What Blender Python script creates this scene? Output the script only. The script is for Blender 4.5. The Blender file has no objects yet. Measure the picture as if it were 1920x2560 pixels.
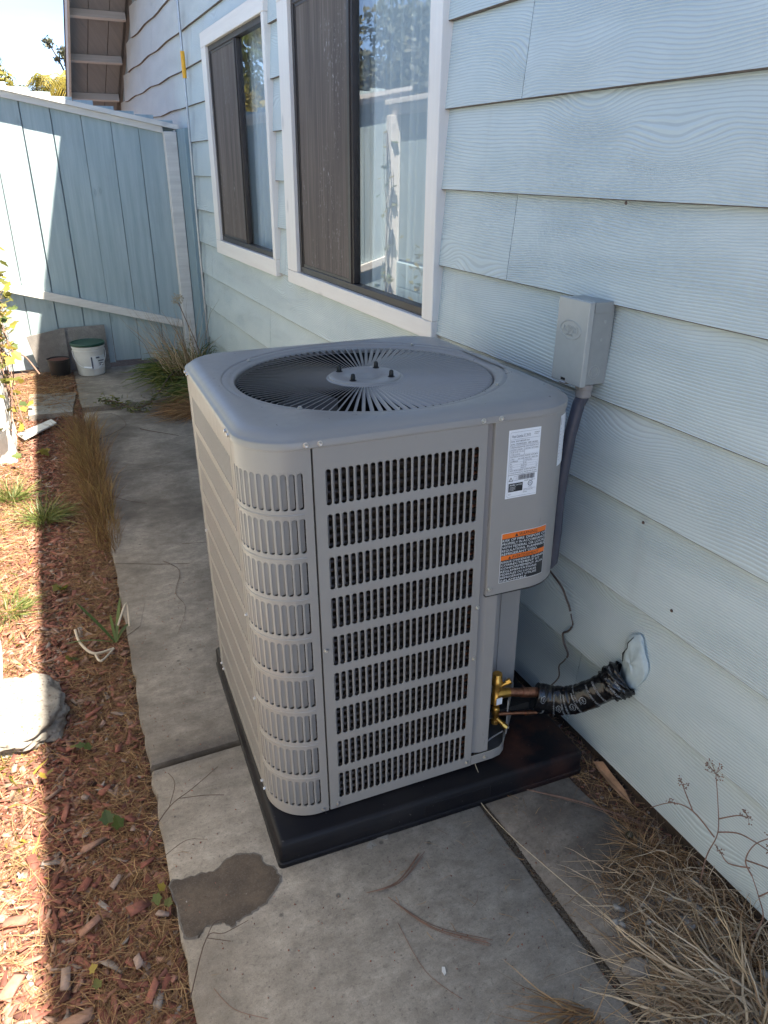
import bpy, math, random
import numpy as np
from mathutils import Matrix, Vector
random.seed(7); rng = np.random.default_rng(7)
SC = bpy.context.scene; COL = SC.collection
R = math.radians

# ------------------------------------------------------------------ camera
cam_d = bpy.data.cameras.new('camera'); cam = bpy.data.objects.new('camera', cam_d); COL.objects.link(cam)
RC = np.array([[0.907685917986319, -0.17050708357573355, 0.3834496169509511],
               [-0.4195689124033444, -0.38671007946883074, 0.8212291045633279],
               [0.008258452276790795, -0.9063016323982366, -0.42255076509016465]])
M = Matrix.Identity(4)
for i in range(3):
    M[i][0] = RC[i, 0]; M[i][1] = -RC[i, 1]; M[i][2] = -RC[i, 2]
M[0][3], M[1][3], M[2][3] = 0.0, 0.0, 1.61
cam.matrix_world = M
cam_d.sensor_fit = 'HORIZONTAL'; cam_d.sensor_width = 36.0; cam_d.lens = 36.0 * 1839.0 / 1920.0
cam_d.clip_start = 0.02; cam_d.clip_end = 500
SC.camera = cam

# ------------------------------------------------------------------ world, sun, exposure
SUN_TO = Vector((0.272, -0.36, 1.0)).normalized()      # towards the sun
SUN_EL = math.asin(SUN_TO.z); SUN_AZ = math.atan2(SUN_TO.x, SUN_TO.y)
w = bpy.data.worlds.new('World'); SC.world = w; w.use_nodes = True
nt = w.node_tree; nt.nodes.clear()
out = nt.nodes.new('ShaderNodeOutputWorld'); bg = nt.nodes.new('ShaderNodeBackground')
sky = nt.nodes.new('ShaderNodeTexSky'); sky.sky_type = 'NISHITA'; sky.sun_disc = False
sky.sun_elevation = SUN_EL; sky.sun_rotation = SUN_AZ
sky.air_density = 0.62; sky.dust_density = 0.1; sky.ozone_density = 0.7; sky.altitude = 1200
# thin cirrus over the whole sky
tcw = nt.nodes.new('ShaderNodeTexCoord'); mpw = nt.nodes.new('ShaderNodeMapping'); mpw.inputs['Scale'].default_value = (1.2, 3.0, 7.0)
mpw.inputs['Rotation'].default_value = (0.15, 0.1, 0.4)
cl = nt.nodes.new('ShaderNodeTexNoise'); cl.inputs['Scale'].default_value = 1.6; cl.inputs['Detail'].default_value = 7
crw = nt.nodes.new('ShaderNodeMapRange'); crw.inputs[1].default_value = 0.5; crw.inputs[2].default_value = 0.85; crw.inputs[4].default_value = 0.5
mxw = nt.nodes.new('ShaderNodeMix'); mxw.data_type = 'RGBA'; mxw.inputs[7].default_value = (3.4, 3.6, 3.8, 1)
L = nt.links.new
L(tcw.outputs['Generated'], mpw.inputs[0]); L(mpw.outputs[0], cl.inputs['Vector']); L(cl.outputs[0], crw.inputs[0])
L(crw.outputs[0], mxw.inputs[0]); L(sky.outputs[0], mxw.inputs[6]); L(mxw.outputs[2], bg.inputs[0])
bg.inputs[1].default_value = 0.074
L(bg.outputs[0], out.inputs[0])
sd = bpy.data.lights.new('sun', 'SUN'); sun = bpy.data.objects.new('sun', sd); COL.objects.link(sun)
sd.energy = 4.2; sd.angle = R(0.55); sd.color = (1.0, 0.91, 0.77)
sun.rotation_euler = SUN_TO.to_track_quat('Z', 'Y').to_euler()
SC.view_settings.view_transform = 'Standard'; SC.view_settings.look = 'None'
SC.view_settings.exposure = 2.68; SC.view_settings.gamma = 1.0
SC.view_settings.use_curve_mapping = False
SC.cycles.max_bounces = 8; SC.cycles.diffuse_bounces = 5; SC.cycles.glossy_bounces = 4
SC.cycles.transparent_max_bounces = 12

# ------------------------------------------------------------------ helpers
def tag(o, label=None, cat=None, group=None, kind=None):
    if label: o['label'] = label
    if cat: o['category'] = cat
    if group: o['group'] = group
    if kind: o['kind'] = kind
    return o
def link(o, parent=None):
    COL.objects.link(o)
    if parent: o.parent = parent
    return o
def empty(name, loc=(0, 0, 0), label=None, cat=None, group=None, kind=None, parent=None):
    o = bpy.data.objects.new(name, None); o.empty_display_size = 0.1; link(o, parent); o.location = loc
    return tag(o, label, cat, group, kind)
def mesh_np(name, V, F, m=None, smooth=False, tone=None, angle=None):
    V = np.asarray(V, np.float32); me = bpy.data.meshes.new(name)
    if isinstance(F, np.ndarray):
        n, k = F.shape
        me.vertices.add(len(V)); me.vertices.foreach_set('co', V.ravel())
        me.loops.add(n * k); me.loops.foreach_set('vertex_index', F.astype(np.int32).ravel())
        me.polygons.add(n); me.polygons.foreach_set('loop_start', np.arange(0, n * k, k, dtype=np.int32))
        me.polygons.foreach_set('loop_total', np.full(n, k, np.int32)); me.update(calc_edges=True)
    else:
        me.from_pydata(V.tolist(), [], F); me.update()
    if tone is not None:
        a = me.attributes.new('tone', 'FLOAT', 'POINT'); a.data.foreach_set('value', np.asarray(tone, np.float32))
    if smooth:
        me.polygons.foreach_set('use_smooth', np.ones(len(me.polygons), bool))
        if angle: me.set_sharp_from_angle(angle=R(angle))
    if m: me.materials.append(m)
    return me
def mobj(name, me, parent=None, loc=None, mat=None):
    o = bpy.data.objects.new(name, me); link(o, parent)
    if loc is not None: o.location = loc
    if mat is not None: o.matrix_local = mat
    return o
class MB:
    def __init__(s): s.v = []; s.f = []
    def add(s, V, F):
        b = len(s.v); s.v += [tuple(float(c) for c in p) for p in V]; s.f += [tuple(int(i) + b for i in f) for f in F]; return s
    def box(s, x0, x1, y0, y1, z0, z1):
        V = [(x, y, z) for z in (z0, z1) for y in (y0, y1) for x in (x0, x1)]
        return s.add(V, [(0, 2, 3, 1), (4, 5, 7, 6), (0, 1, 5, 4), (1, 3, 7, 5), (3, 2, 6, 7), (2, 0, 4, 6)])
    def bevbox(s, x0, x1, y0, y1, z0, z1, b=0.004):
        # box with every edge chamfered
        V = []; idx = {}
        for ix, (x, sx) in enumerate(((x0, 1), (x1, -1))):
            for iy, (y, sy) in enumerate(((y0, 1), (y1, -1))):
                for iz, (z, sz) in enumerate(((z0, 1), (z1, -1))):
                    idx[ix, iy, iz] = len(V)
                    V += [(x, y + b * sy, z + b * sz), (x + b * sx, y, z + b * sz), (x + b * sx, y + b * sy, z)]
        F = []
        def I(c, k): return idx[c] + k
        for a in (0, 1):
            q = [I((a, 0, 0), 0), I((a, 1, 0), 0), I((a, 1, 1), 0), I((a, 0, 1), 0)]; F.append(q if a else q[::-1])
            q = [I((0, a, 0), 1), I((1, a, 0), 1), I((1, a, 1), 1), I((0, a, 1), 1)]; F.append(q[::-1] if a else q)
            q = [I((0, 0, a), 2), I((1, 0, a), 2), I((1, 1, a), 2), I((0, 1, a), 2)]; F.append(q if a else q[::-1])
        for a in (0, 1):
            for c in (0, 1):
                F.append([I((a, c, 0), 0), I((a, c, 1), 0), I((a, c, 1), 1), I((a, c, 0), 1)])
                F.append([I((a, 0, c), 0), I((a, 1, c), 0), I((a, 1, c), 2), I((a, 0, c), 2)])
                F.append([I((0, a, c), 1), I((1, a, c), 1), I((1, a, c), 2), I((0, a, c), 2)])
        for c in idx: F.append([idx[c], idx[c] + 1, idx[c] + 2])
        return s.add(V, F)
    def tube(s, pts, r, n=10, cap=True):
        P = [Vector(p) for p in pts]; m = len(P); rr = r if isinstance(r, (list, tuple)) else [r] * m
        up = None; V = []
        for i in range(m):
            t = (P[min(i + 1, m - 1)] - P[max(i - 1, 0)]).normalized()
            if up is None: up = t.orthogonal().normalized()
            up = (up - t * up.dot(t)).normalized(); b = t.cross(up)
            for k in range(n):
                a = 2 * math.pi * k / n; V.append(P[i] + (up * math.cos(a) + b * math.sin(a)) * rr[i])
        F = [(i * n + k, i * n + (k + 1) % n, (i + 1) * n + (k + 1) % n, (i + 1) * n + k) for i in range(m - 1) for k in range(n)]
        if cap: F += [tuple(range(n))[::-1], tuple((m - 1) * n + k for k in range(n))]
        return s.add(V, F)
    def lathe(s, prof, n=32, c=(0, 0, 0), axis='z', cap0=False, cap1=False):
        V = []
        for r, h in prof:
            for k in range(n):
                a = 2 * math.pi * k / n; p = (r * math.cos(a), r * math.sin(a), h)
                if axis == 'y': p = (p[0], p[2], p[1])
                if axis == '-y': p = (p[0], -p[2], p[1])
                if axis == '-x': p = (-p[2], p[0], p[1])
                V.append((p[0] + c[0], p[1] + c[1], p[2] + c[2]))
        m = len(prof)
        F = [(i * n + k, i * n + (k + 1) % n, (i + 1) * n + (k + 1) % n, (i + 1) * n + k) for i in range(m - 1) for k in range(n)]
        if cap0: F.append(tuple(range(n))[::-1])
        if cap1: F.append(tuple((m - 1) * n + k for k in range(n)))
        return s.add(V, F)
    def prism(s, poly, z0, z1):
        n = len(poly); V = [(x, y, z0) for x, y in poly] + [(x, y, z1) for x, y in poly]
        return s.add(V, [tuple(range(n))[::-1], tuple(range(n, 2 * n))] + [(k, (k + 1) % n, n + (k + 1) % n, n + k) for k in range(n)])
    def build(s, name, m, parent=None, smooth=False, angle=35, fn=None):
        V = s.v if fn is None else [fn(*p) for p in s.v]
        return mobj(name, mesh_np(name, V, s.f, m, smooth, angle=angle if smooth else None), parent)

# ------------------------------------------------------------------ materials
class NB:
    def __init__(s, name):
        s.m = bpy.data.materials.new(name); s.m.use_nodes = True; s.t = s.m.node_tree; s.t.nodes.clear()
        s.out = s.t.nodes.new('ShaderNodeOutputMaterial'); s.b = s.t.nodes.new('ShaderNodeBsdfPrincipled')
        s.t.links.new(s.b.outputs[0], s.out.inputs[0]); s._tc = None
    def n(s, kind, **kw):
        nd = s.t.nodes.new(kind)
        for k, v in kw.items():
            if k in ('operation', 'data_type', 'blend_type', 'wave_type', 'feature', 'bands_direction', 'noise_dimensions', 'attribute_name', 'interpolation_type', 'voronoi_dimensions', 'object_type', 'distance'): 
                try: setattr(nd, k, v)
                except Exception: pass
        return nd
    def l(s, a, b): s.t.links.new(a, b)
    def sock(s, nd, i, v):
        if v is None: return
        if hasattr(v, 'is_linked') or isinstance(v, bpy.types.NodeSocket): s.l(v, nd.inputs[i])
        else: nd.inputs[i].default_value = v
    def obj(s):
        if s._tc is None: s._tc = s.n('ShaderNodeTexCoord')
        return s._tc.outputs['Object']
    def rand(s): return s.n('ShaderNodeObjectInfo').outputs['Random']
    def tone(s):
        a = s.n('ShaderNodeAttribute'); a.attribute_name = 'tone'; return a.outputs['Fac']
    def math(s, op, a, b=None, c=None):
        nd = s.n('ShaderNodeMath', operation=op); s.sock(nd, 0, a); s.sock(nd, 1, b); s.sock(nd, 2, c); return nd.outputs[0]
    def map(s, vec, scale=(1, 1, 1), loc=(0, 0, 0), rot=(0, 0, 0)):
        nd = s.n('ShaderNodeMapping'); s.l(vec, nd.inputs[0]); nd.inputs['Scale'].default_value = scale
        nd.inputs['Location'].default_value = loc; nd.inputs['Rotation'].default_value = rot; return nd.outputs[0]
    def noise(s, vec, sc, det=4, rough=0.5, dist=0.0, color=False):
        nd = s.n('ShaderNodeTexNoise'); s.l(vec, nd.inputs['Vector']); nd.inputs['Scale'].default_value = sc
        nd.inputs['Detail'].default_value = det; nd.inputs['Roughness'].default_value = rough; nd.inputs['Distortion'].default_value = dist
        return nd.outputs[1 if color else 0]
    def voro(s, vec, sc, feature='F1'):
        nd = s.n('ShaderNodeTexVoronoi', feature=feature); s.l(vec, nd.inputs['Vector']); nd.inputs['Scale'].default_value = sc; return nd.outputs['Distance']
    def mr(s, v, a, b, c=0.0, d=1.0, smooth=False):
        nd = s.n('ShaderNodeMapRange'); nd.interpolation_type = 'SMOOTHSTEP' if smooth else 'LINEAR'
        s.sock(nd, 0, v)
        for i, x in ((1, a), (2, b), (3, c), (4, d)): nd.inputs[i].default_value = x
        return nd.outputs[0]
    def ramp(s, v, stops):
        nd = s.n('ShaderNodeValToRGB'); s.sock(nd, 0, v); e = nd.color_ramp.elements
        while len(e) < len(stops): e.new(0.5)
        for i, (p, c) in enumerate(stops): e[i].position = p; e[i].color = (c[0], c[1], c[2], 1)
        return nd.outputs[0]
    def mix(s, f, a, b, bt='MIX'):
        nd = s.n('ShaderNodeMix'); nd.data_type = 'RGBA'; nd.blend_type = bt
        s.sock(nd, 0, f); s.sock(nd, 6, (*a, 1) if isinstance(a, tuple) and len(a) == 3 else a); s.sock(nd, 7, (*b, 1) if isinstance(b, tuple) and len(b) == 3 else b)
        return nd.outputs[2]
    def add3(s, a, b):
        nd = s.n('ShaderNodeVectorMath', operation='ADD'); s.sock(nd, 0, a); s.sock(nd, 1, b); return nd.outputs[0]
    def comb(s, x, y, z):
        nd = s.n('ShaderNodeCombineXYZ'); s.sock(nd, 0, x); s.sock(nd, 1, y); s.sock(nd, 2, z); return nd.outputs[0]
    def sep(s, v):
        nd = s.n('ShaderNodeSeparateXYZ'); s.l(v, nd.inputs[0]); return nd.outputs
    def bump(s, h, dist=0.002, strength=1.0, normal=None):
        nd = s.n('ShaderNodeBump'); s.l(h, nd.inputs['Height']); nd.inputs['Distance'].default_value = dist; nd.inputs['Strength'].default_value = strength
        if normal is not None: s.l(normal, nd.inputs['Normal'])
        return nd.outputs[0]
    def done(s, color=None, rough=0.5, normal=None, metal=0.0, spec=None, alpha=None, coat=None, trans=None, sub=None):
        if color is not None: s.sock(s.b, s.b.inputs.find('Base Color'), (*color, 1) if isinstance(color, tuple) and len(color) == 3 else color)
        s.sock(s.b, s.b.inputs.find('Roughness'), rough); s.sock(s.b, s.b.inputs.find('Metallic'), metal)
        if normal is not None: s.l(normal, s.b.inputs['Normal'])
        if spec is not None: s.b.inputs['Specular IOR Level'].default_value = spec
        if alpha is not None: s.sock(s.b, s.b.inputs.find('Alpha'), alpha)
        if coat is not None: s.b.inputs['Coat Weight'].default_value = coat; s.b.inputs['Coat Roughness'].default_value = 0.15
        return s.m

def plain(name, col, rough=0.5, metal=0.0, var=0.12, scale=30.0, bump=0.0, spec=None):
    b = NB(name); n1 = b.noise(b.obj(), scale, 5, 0.6)
    c = b.mix(b.mr(n1, 0.3, 0.7), tuple(x * (1 - var) for x in col), tuple(min(1, x * (1 + var)) for x in col))
    nm = b.bump(n1, 0.001, bump) if bump else None
    return b.done(c, rough, nm, metal, spec)

def siding_mat(name, c0, c1, along=1, rough=0.42, contrast=1.0):
    # embossed cedar grain under paint; `along` = axis the grain runs along (1: y, 2: z)
    b = NB(name); o = b.sep(b.obj()); rnd = b.rand()
    a = o[along]; t = o[2] if along == 1 else o[0]
    a = b.math('ADD', a, b.math('MULTIPLY', rnd, 37.0)); t0 = t
    tz = b.math('ADD', t, b.math('MULTIPLY', rnd, 11.0))
    n1 = b.noise(b.comb(b.math('MULTIPLY', a, 1.3), b.math('MULTIPLY', tz, 3.2), 0.0), 1.0, 1, 0.4)
    n1b = b.noise(b.comb(b.math('MULTIPLY', a, 5.0), b.math('MULTIPLY', tz, 9.0), 3.0), 1.0, 2, 0.5)
    vo = b.voro(b.comb(b.math('MULTIPLY', a, 1.9), b.math('MULTIPLY', tz, 4.6), 0.0), 1.0)
    kn = b.mr(vo, 0.0, 0.42, 1.0, 0.0, True)
    f = b.math('ADD', tz, b.math('MULTIPLY', b.math('SUBTRACT', n1, 0.5), 0.13))
    f = b.math('ADD', f, b.math('MULTIPLY', kn, 0.045))
    f = b.math('ADD', f, b.math('MULTIPLY', b.math('SUBTRACT', n1b, 0.5), 0.012))
    s1 = b.math('SINE', b.math('MULTIPLY', f, 2 * math.pi / 0.0078))
    s1 = b.math('POWER', b.mr(s1, -1, 1), 1.7)
    amp = b.mr(b.noise(b.comb(b.math('MULTIPLY', a, 1.7), b.math('MULTIPLY', tz, 8.0), 9.0), 1.0, 2), 0.33, 0.62, 0.12, 1.0)
    fine = b.noise(b.comb(b.math('MULTIPLY', a, 26.0), b.math('MULTIPLY', tz, 170.0), 0.0), 1.0, 3, 0.65)
    h = b.math('ADD', b.math('MULTIPLY', s1, amp), b.math('MULTIPLY', fine, 0.45))
    nm = b.bump(h, 0.0017, 0.8 * contrast)
    blot = b.noise(b.comb(b.math('MULTIPLY', a, 2.0), b.math('MULTIPLY', t0, 3.0), 0.0), 2.0, 5, 0.6)
    col = b.mix(b.mr(blot, 0.32, 0.68), c0, c1)
    col = b.mix(b.math('MULTIPLY', b.mr(s1, 0.16, 0.0), 0.30), col, (0.22, 0.25, 0.27))
    spot = b.voro(b.comb(b.math('MULTIPLY', a, 5.0), b.math('MULTIPLY', t0, 5.0), 0.0), 1.0)
    strk = b.noise(b.comb(b.math('MULTIPLY', a, 9.0), b.math('MULTIPLY', t0, 0.9), 4.0), 1.0, 5, 0.65); col = b.mix(b.mr(strk, 0.60, 0.78, 0.0, 0.20), col, (0.38, 0.37, 0.35)); col = b.mix(b.mr(b.noise(b.comb(b.math('MULTIPLY', a, 1.1), b.math('MULTIPLY', t0, 1.6), 8.0), 1.0, 4, 0.6), 0.45, 0.7, 0.0, 0.15), col, (0.60, 0.63, 0.62))
    col = b.mix(b.mr(spot, 0.012, 0.007, 0.0, 0.8), col, (0.10, 0.09, 0.08))
    return b.done(col, b.mr(fine, 0.2, 0.8, rough - 0.06, rough + 0.14), nm)

def paint_wood(name, c0, c1, along=2, dirt=0.25, rough=0.6, worn=0.0):
    b = NB(name); o = b.sep(b.obj()); rnd = b.rand()
    ax = [0, 1, 2]; ax.remove(along); a = b.math('ADD', o[along], b.math('MULTIPLY', rnd, 19.0))
    t = b.math('ADD', b.math('ADD', o[ax[0]], o[ax[1]]), b.math('MULTIPLY', rnd, 7.0))
    streak = b.noise(b.comb(b.math('MULTIPLY', a, 1.4), b.math('MULTIPLY', t, 24.0), 0.0), 1.0, 5, 0.65)
    blot = b.noise(b.comb(b.math('MULTIPLY', a, 2.5), b.math('MULTIPLY', t, 5.0), 5.0), 1.0, 4, 0.6)
    vo = b.voro(b.comb(b.math('MULTIPLY', a, 3.2), b.math('MULTIPLY', t, 7.0), 0.0), 1.0)
    ring = b.math('SINE', b.math('MULTIPLY', vo, 70.0))
    knot = b.mr(vo, 0.05, 0.16, 1.0, 0.0, True)
    col = b.mix(b.mr(streak, 0.3, 0.72), c0, c1)
    col = b.mix(b.math('MULTIPLY', b.mr(blot, 0.55, 0.8), dirt), col, (0.20, 0.17, 0.14))
    col = b.mix(b.math('MULTIPLY', knot, 0.28), col, (0.16, 0.20, 0.22))
    if worn: col = b.mix(b.mr(streak, 0.66, 0.70, 0.0, worn), col, (0.25, 0.20, 0.16))
    h = b.math('ADD', b.math('MULTIPLY', b.noise(b.comb(b.math('MULTIPLY', a, 3.0), b.math('MULTIPLY', t, 90.0), 0.0), 1.0, 4, 0.6), 1.0),
               b.math('MULTIPLY', b.math('MULTIPLY', ring, knot), 0.5))
    return b.done(col, rough, b.bump(h, 0.0015, 0.6))

def tone_mat(name, stops, rough=0.8, nscale=60.0, stretch=(1, 1, 1), trans=0.0, bump=0.4):
    b = NB(name); t = b.tone(); n1 = b.noise(b.map(b.obj(), stretch), nscale, 4, 0.6)
    col = b.ramp(t, stops); col = b.mix(b.mr(n1, 0.3, 0.75), col, (0.5, 0.5, 0.5), 'MULTIPLY') if False else b.mix(b.mr(n1, 0.35, 0.8, 0.0, 0.45), col, (0.03, 0.02, 0.015))
    m = b.done(col, rough, b.bump(n1, 0.001, bump))
    if trans:
        tr = b.n('ShaderNodeBsdfTranslucent'); b.l(col, tr.inputs[0]); mx = b.n('ShaderNodeMixShader'); mx.inputs[0].default_value = trans
        b.l(b.b.outputs[0], mx.inputs[1]); b.l(tr.outputs[0], mx.inputs[2]); b.l(mx.outputs[0], b.out.inputs[0])
    return m

MAT = {}
MAT['siding'] = siding_mat('painted_siding', (0.53, 0.61, 0.62), (0.595, 0.665, 0.665))
MAT['trim'] = paint_wood('white_trim_paint', (0.80, 0.745, 0.69), (0.87, 0.825, 0.77), along=1, dirt=0.08, rough=0.5)
MAT['trim_v'] = paint_wood('white_trim_paint_upright', (0.80, 0.745, 0.69), (0.87, 0.825, 0.77), along=2, dirt=0.08, rough=0.5)
MAT['trimx'] = paint_wood('white_weathered_rail_paint', (0.62, 0.59, 0.55), (0.78, 0.75, 0.70), along=0, dirt=0.25, rough=0.6, worn=0.3)
MAT['fence'] = paint_wood('blue_fence_paint', (0.30, 0.385, 0.41), (0.43, 0.51, 0.53), along=2, dirt=0.18, rough=0.65, worn=0.15)
MAT['fence_dark'] = paint_wood('darker_blue_paint', (0.20, 0.28, 0.32), (0.26, 0.35, 0.39), along=2, dirt=0.2)
MAT['soffit'] = paint_wood('grey_soffit_paint', (0.22, 0.22, 0.22), (0.30, 0.29, 0.28), along=1, dirt=0.3)
MAT['rafter'] = paint_wood('beige_rafter_paint', (0.48, 0.44, 0.40), (0.58, 0.54, 0.50), along=0, dirt=0.1)
MAT['fascia'] = paint_wood('fascia_paint', (0.52, 0.48, 0.43), (0.62, 0.58, 0.52), along=1, dirt=0.1)
MAT['shingle'] = plain('dark_shingle', (0.05, 0.045, 0.042), 0.9, bump=0.6, scale=120)
MAT['bronze'] = plain('bronze_window_frame', (0.045, 0.036, 0.033), 0.38, 0.3)
MAT['unit'] = None
def unit_paint(name, col, rough=0.34):
    b = NB(name); n1 = b.noise(b.obj(), 900.0, 2, 0.5); n2 = b.noise(b.obj(), 3.0, 3, 0.5); n3 = b.noise(b.map(b.obj(), (9, 9, 1.2)), 4.0, 5, 0.65)
    c = b.mix(b.mr(n2, 0.3, 0.7), tuple(x * 0.96 for x in col), tuple(x * 1.04 for x in col))
    c = b.mix(b.mr(n3, 0.62, 0.8, 0.0, 0.12), c, (0.42, 0.38, 0.33))
    return b.done(c, b.mr(n3, 0.3, 0.7, rough - 0.03, rough + 0.08), b.bump(n1, 0.0002, 0.35))
MAT['unit'] = unit_paint('grey_enamel', (0.292, 0.278, 0.266), 0.30)
MAT['unit_in'] = unit_paint('dark_inner_sheet', (0.12, 0.118, 0.116), 0.5)
MAT['steel'] = plain('zinc_screw', (0.62, 0.60, 0.57), 0.28, 0.9)
MAT['black'] = plain('black_plastic', (0.012, 0.012, 0.013), 0.4)
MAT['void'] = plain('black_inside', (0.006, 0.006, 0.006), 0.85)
def pad_mat():
    b = NB('black_pad_plastic'); n1 = b.noise(b.obj(), 400, 3); n2 = b.noise(b.obj(), 5.0, 6, 0.65); o = b.sep(b.obj())
    n3 = b.noise(b.obj(), 90.0, 2)
    c = b.mix(b.mr(n2, 0.45, 0.8, 0.0, 0.5), (0.006, 0.006, 0.009), (0.028, 0.025, 0.024))
    # dusty rust coloured spill at the open corner
    dx = b.math('SUBTRACT', o[0], 0.80); dy = b.math('SUBTRACT', o[1], 0.12)
    d = b.math('ADD', b.math('MULTIPLY', dx, dx), b.math('MULTIPLY', dy, dy))
    ms = b.math('MULTIPLY', b.mr(d, 0.028, 0.002), b.mr(n2, 0.42, 0.6))
    c = b.mix(b.math('MULTIPLY', ms, 0.8), c, (0.10, 0.035, 0.02))
    c = b.mix(b.mr(n3, 0.72, 0.78, 0.0, 0.5), c, (0.16, 0.15, 0.14))
    return b.done(c, b.mr(n2, 0.3, 0.7, 0.38, 0.6), b.bump(n1, 0.0006, 0.5), spec=0.25)
MAT['pad'] = pad_mat()
MAT['coil'] = None
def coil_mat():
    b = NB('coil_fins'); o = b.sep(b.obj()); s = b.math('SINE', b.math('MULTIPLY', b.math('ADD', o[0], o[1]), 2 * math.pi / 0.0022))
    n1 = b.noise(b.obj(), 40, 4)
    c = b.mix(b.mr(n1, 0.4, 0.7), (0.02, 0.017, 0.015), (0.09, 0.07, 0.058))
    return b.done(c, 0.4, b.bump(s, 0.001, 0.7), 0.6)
MAT['coil'] = coil_mat()
MAT['coil_tube'] = plain('coil_tube_metal', (0.11, 0.09, 0.08), 0.4, 0.6, var=0.5, scale=60, bump=0.5)
MAT['copper'] = plain('tarnished_copper', (0.33, 0.155, 0.10), 0.33, 0.95, var=0.5, scale=55, bump=0.2)
MAT['brass'] = plain('brass', (0.52, 0.30, 0.075), 0.3, 0.95, var=0.3, scale=50)
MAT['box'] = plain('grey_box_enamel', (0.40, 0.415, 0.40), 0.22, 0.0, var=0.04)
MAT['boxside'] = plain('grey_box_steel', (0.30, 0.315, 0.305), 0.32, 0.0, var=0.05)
MAT['pvc'] = plain('grey_pvc', (0.30, 0.28, 0.265), 0.45)
MAT['conduit'] = plain('dark_grey_conduit', (0.075, 0.078, 0.10), 0.38)
MAT['galv'] = plain('galvanised_pipe', (0.42, 0.44, 0.47), 0.35, 0.7)
MAT['yellow'] = plain('yellow_tag', (0.85, 0.42, 0.02), 0.5)
MAT['white'] = plain('white_label', (0.80, 0.82, 0.86), 0.35, var=0.03)
MAT['ink'] = plain('black_ink', (0.012, 0.013, 0.018), 0.4)
MAT['inkgrey'] = plain('grey_ink', (0.10, 0.11, 0.16), 0.4)
MAT['orange'] = plain('orange_print', (0.80, 0.17, 0.015), 0.4, var=0.03)
MAT['whiteink'] = plain('white_ink', (0.78, 0.80, 0.82), 0.4, var=0.03)
MAT['raw_edge_shade'] = plain('unpainted_edge_lap_shade', (0.13, 0.105, 0.085), 0.9, var=0.3, scale=40)  # bare board brown, also painting in the dark shadow line under each lap
MAT['tapeink'] = plain('worn_white_ink', (0.36, 0.38, 0.40), 0.4, var=0.4, scale=300)
MAT['caulk'] = plain('painted_foam', (0.44, 0.51, 0.515), 0.6, var=0.1, bump=1.0, scale=45)
MAT['wire'] = plain('brown_wire', (0.085, 0.06, 0.05), 0.5)
def tape_mat():
    b = NB('black_tape'); o = b.obj(); n1 = b.noise(b.map(o, (60, 14, 10)), 1.0, 4, 0.5, 0.6); n2 = b.noise(b.map(o, (22, 60, 30)), 1.0, 3)
    return b.done((0.006, 0.006, 0.007), 0.16, b.bump(b.math('ADD', n1, b.math('MULTIPLY', n2, 0.3)), 0.003, 0.6))
MAT['tape'] = tape_mat()
def concrete(name, c0, c1, dark=(0.13, 0.12, 0.112), stain=0.8):
    b = NB(name); o = b.obj()
    big = b.noise(o, 1.6, 6, 0.62, 0.3); mid = b.noise(b.map(o, (1, 1.8, 1), loc=(3, 1, 0)), 6.0, 7, 0.7); fine = b.noise(o, 260.0, 4, 0.75); sp = b.voro(o, 38.0); sp2 = b.voro(b.map(o, (1, 1, 1), loc=(.3, .7, 0)), 9.0)
    c = b.mix(b.mr(mid, 0.3, 0.7), c0, c1)
    c = b.mix(b.math('MULTIPLY', b.mr(big, 0.42, 0.60, 0.0, 1.0, True), b.mr(mid, 0.25, 0.62, 0.25, stain)), c, dark)
    c = b.mix(b.mr(mid, 0.58, 0.76, 0.0, 0.45), c, (0.26, 0.20, 0.165))
    m2 = b.noise(b.map(o, (1, 1.4, 1), loc=(7, 2, 0)), 17.0, 8, 0.78); c = b.mix(b.mr(m2, 0.40, 0.64, 0.55, 0.0), c, dark)
    m3 = b.noise(b.map(o, (1, 1, 1), loc=(2, 9, 0)), 95.0, 4, 0.8); c = b.mix(b.mr(m3, 0.54, 0.66, 0.0, 0.45), c, (0.075, 0.066, 0.06)); c = b.mix(b.mr(m3, 0.36, 0.28, 0.0, 0.5), c, (0.46, 0.44, 0.41))
    c = b.mix(b.mr(sp, 0.10, 0.03, 0.0, 0.6), c, (0.07, 0.06, 0.055))
    c = b.mix(b.mr(sp2, 0.075, 0.045, 0.0, 0.75), c, (0.08, 0.07, 0.065))
    c = b.mix(b.mr(fine, 0.30, 0.7, 0.32, 0.0), c, (0.06, 0.055, 0.05))
    h = b.math('ADD', b.math('MULTIPLY', fine, 0.6), b.math('MULTIPLY', mid, 0.5)); h = b.math('SUBTRACT', h, b.mr(sp, 0.09, 0.03, 0.0, 0.6))
    return b.done(c, b.mr(big, 0.3, 0.7, 0.75, 0.9), b.bump(h, 0.003, 0.45))
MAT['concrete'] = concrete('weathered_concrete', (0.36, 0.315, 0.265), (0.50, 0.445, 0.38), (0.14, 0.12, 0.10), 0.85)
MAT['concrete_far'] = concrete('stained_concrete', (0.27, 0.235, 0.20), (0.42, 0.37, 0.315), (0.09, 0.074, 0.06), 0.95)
MAT['concrete_pale'] = concrete('pale_concrete', (0.42, 0.40, 0.36), (0.52, 0.49, 0.45))
MAT['board_conc'] = concrete('grey_board', (0.28, 0.255, 0.23), (0.36, 0.33, 0.30))
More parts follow.
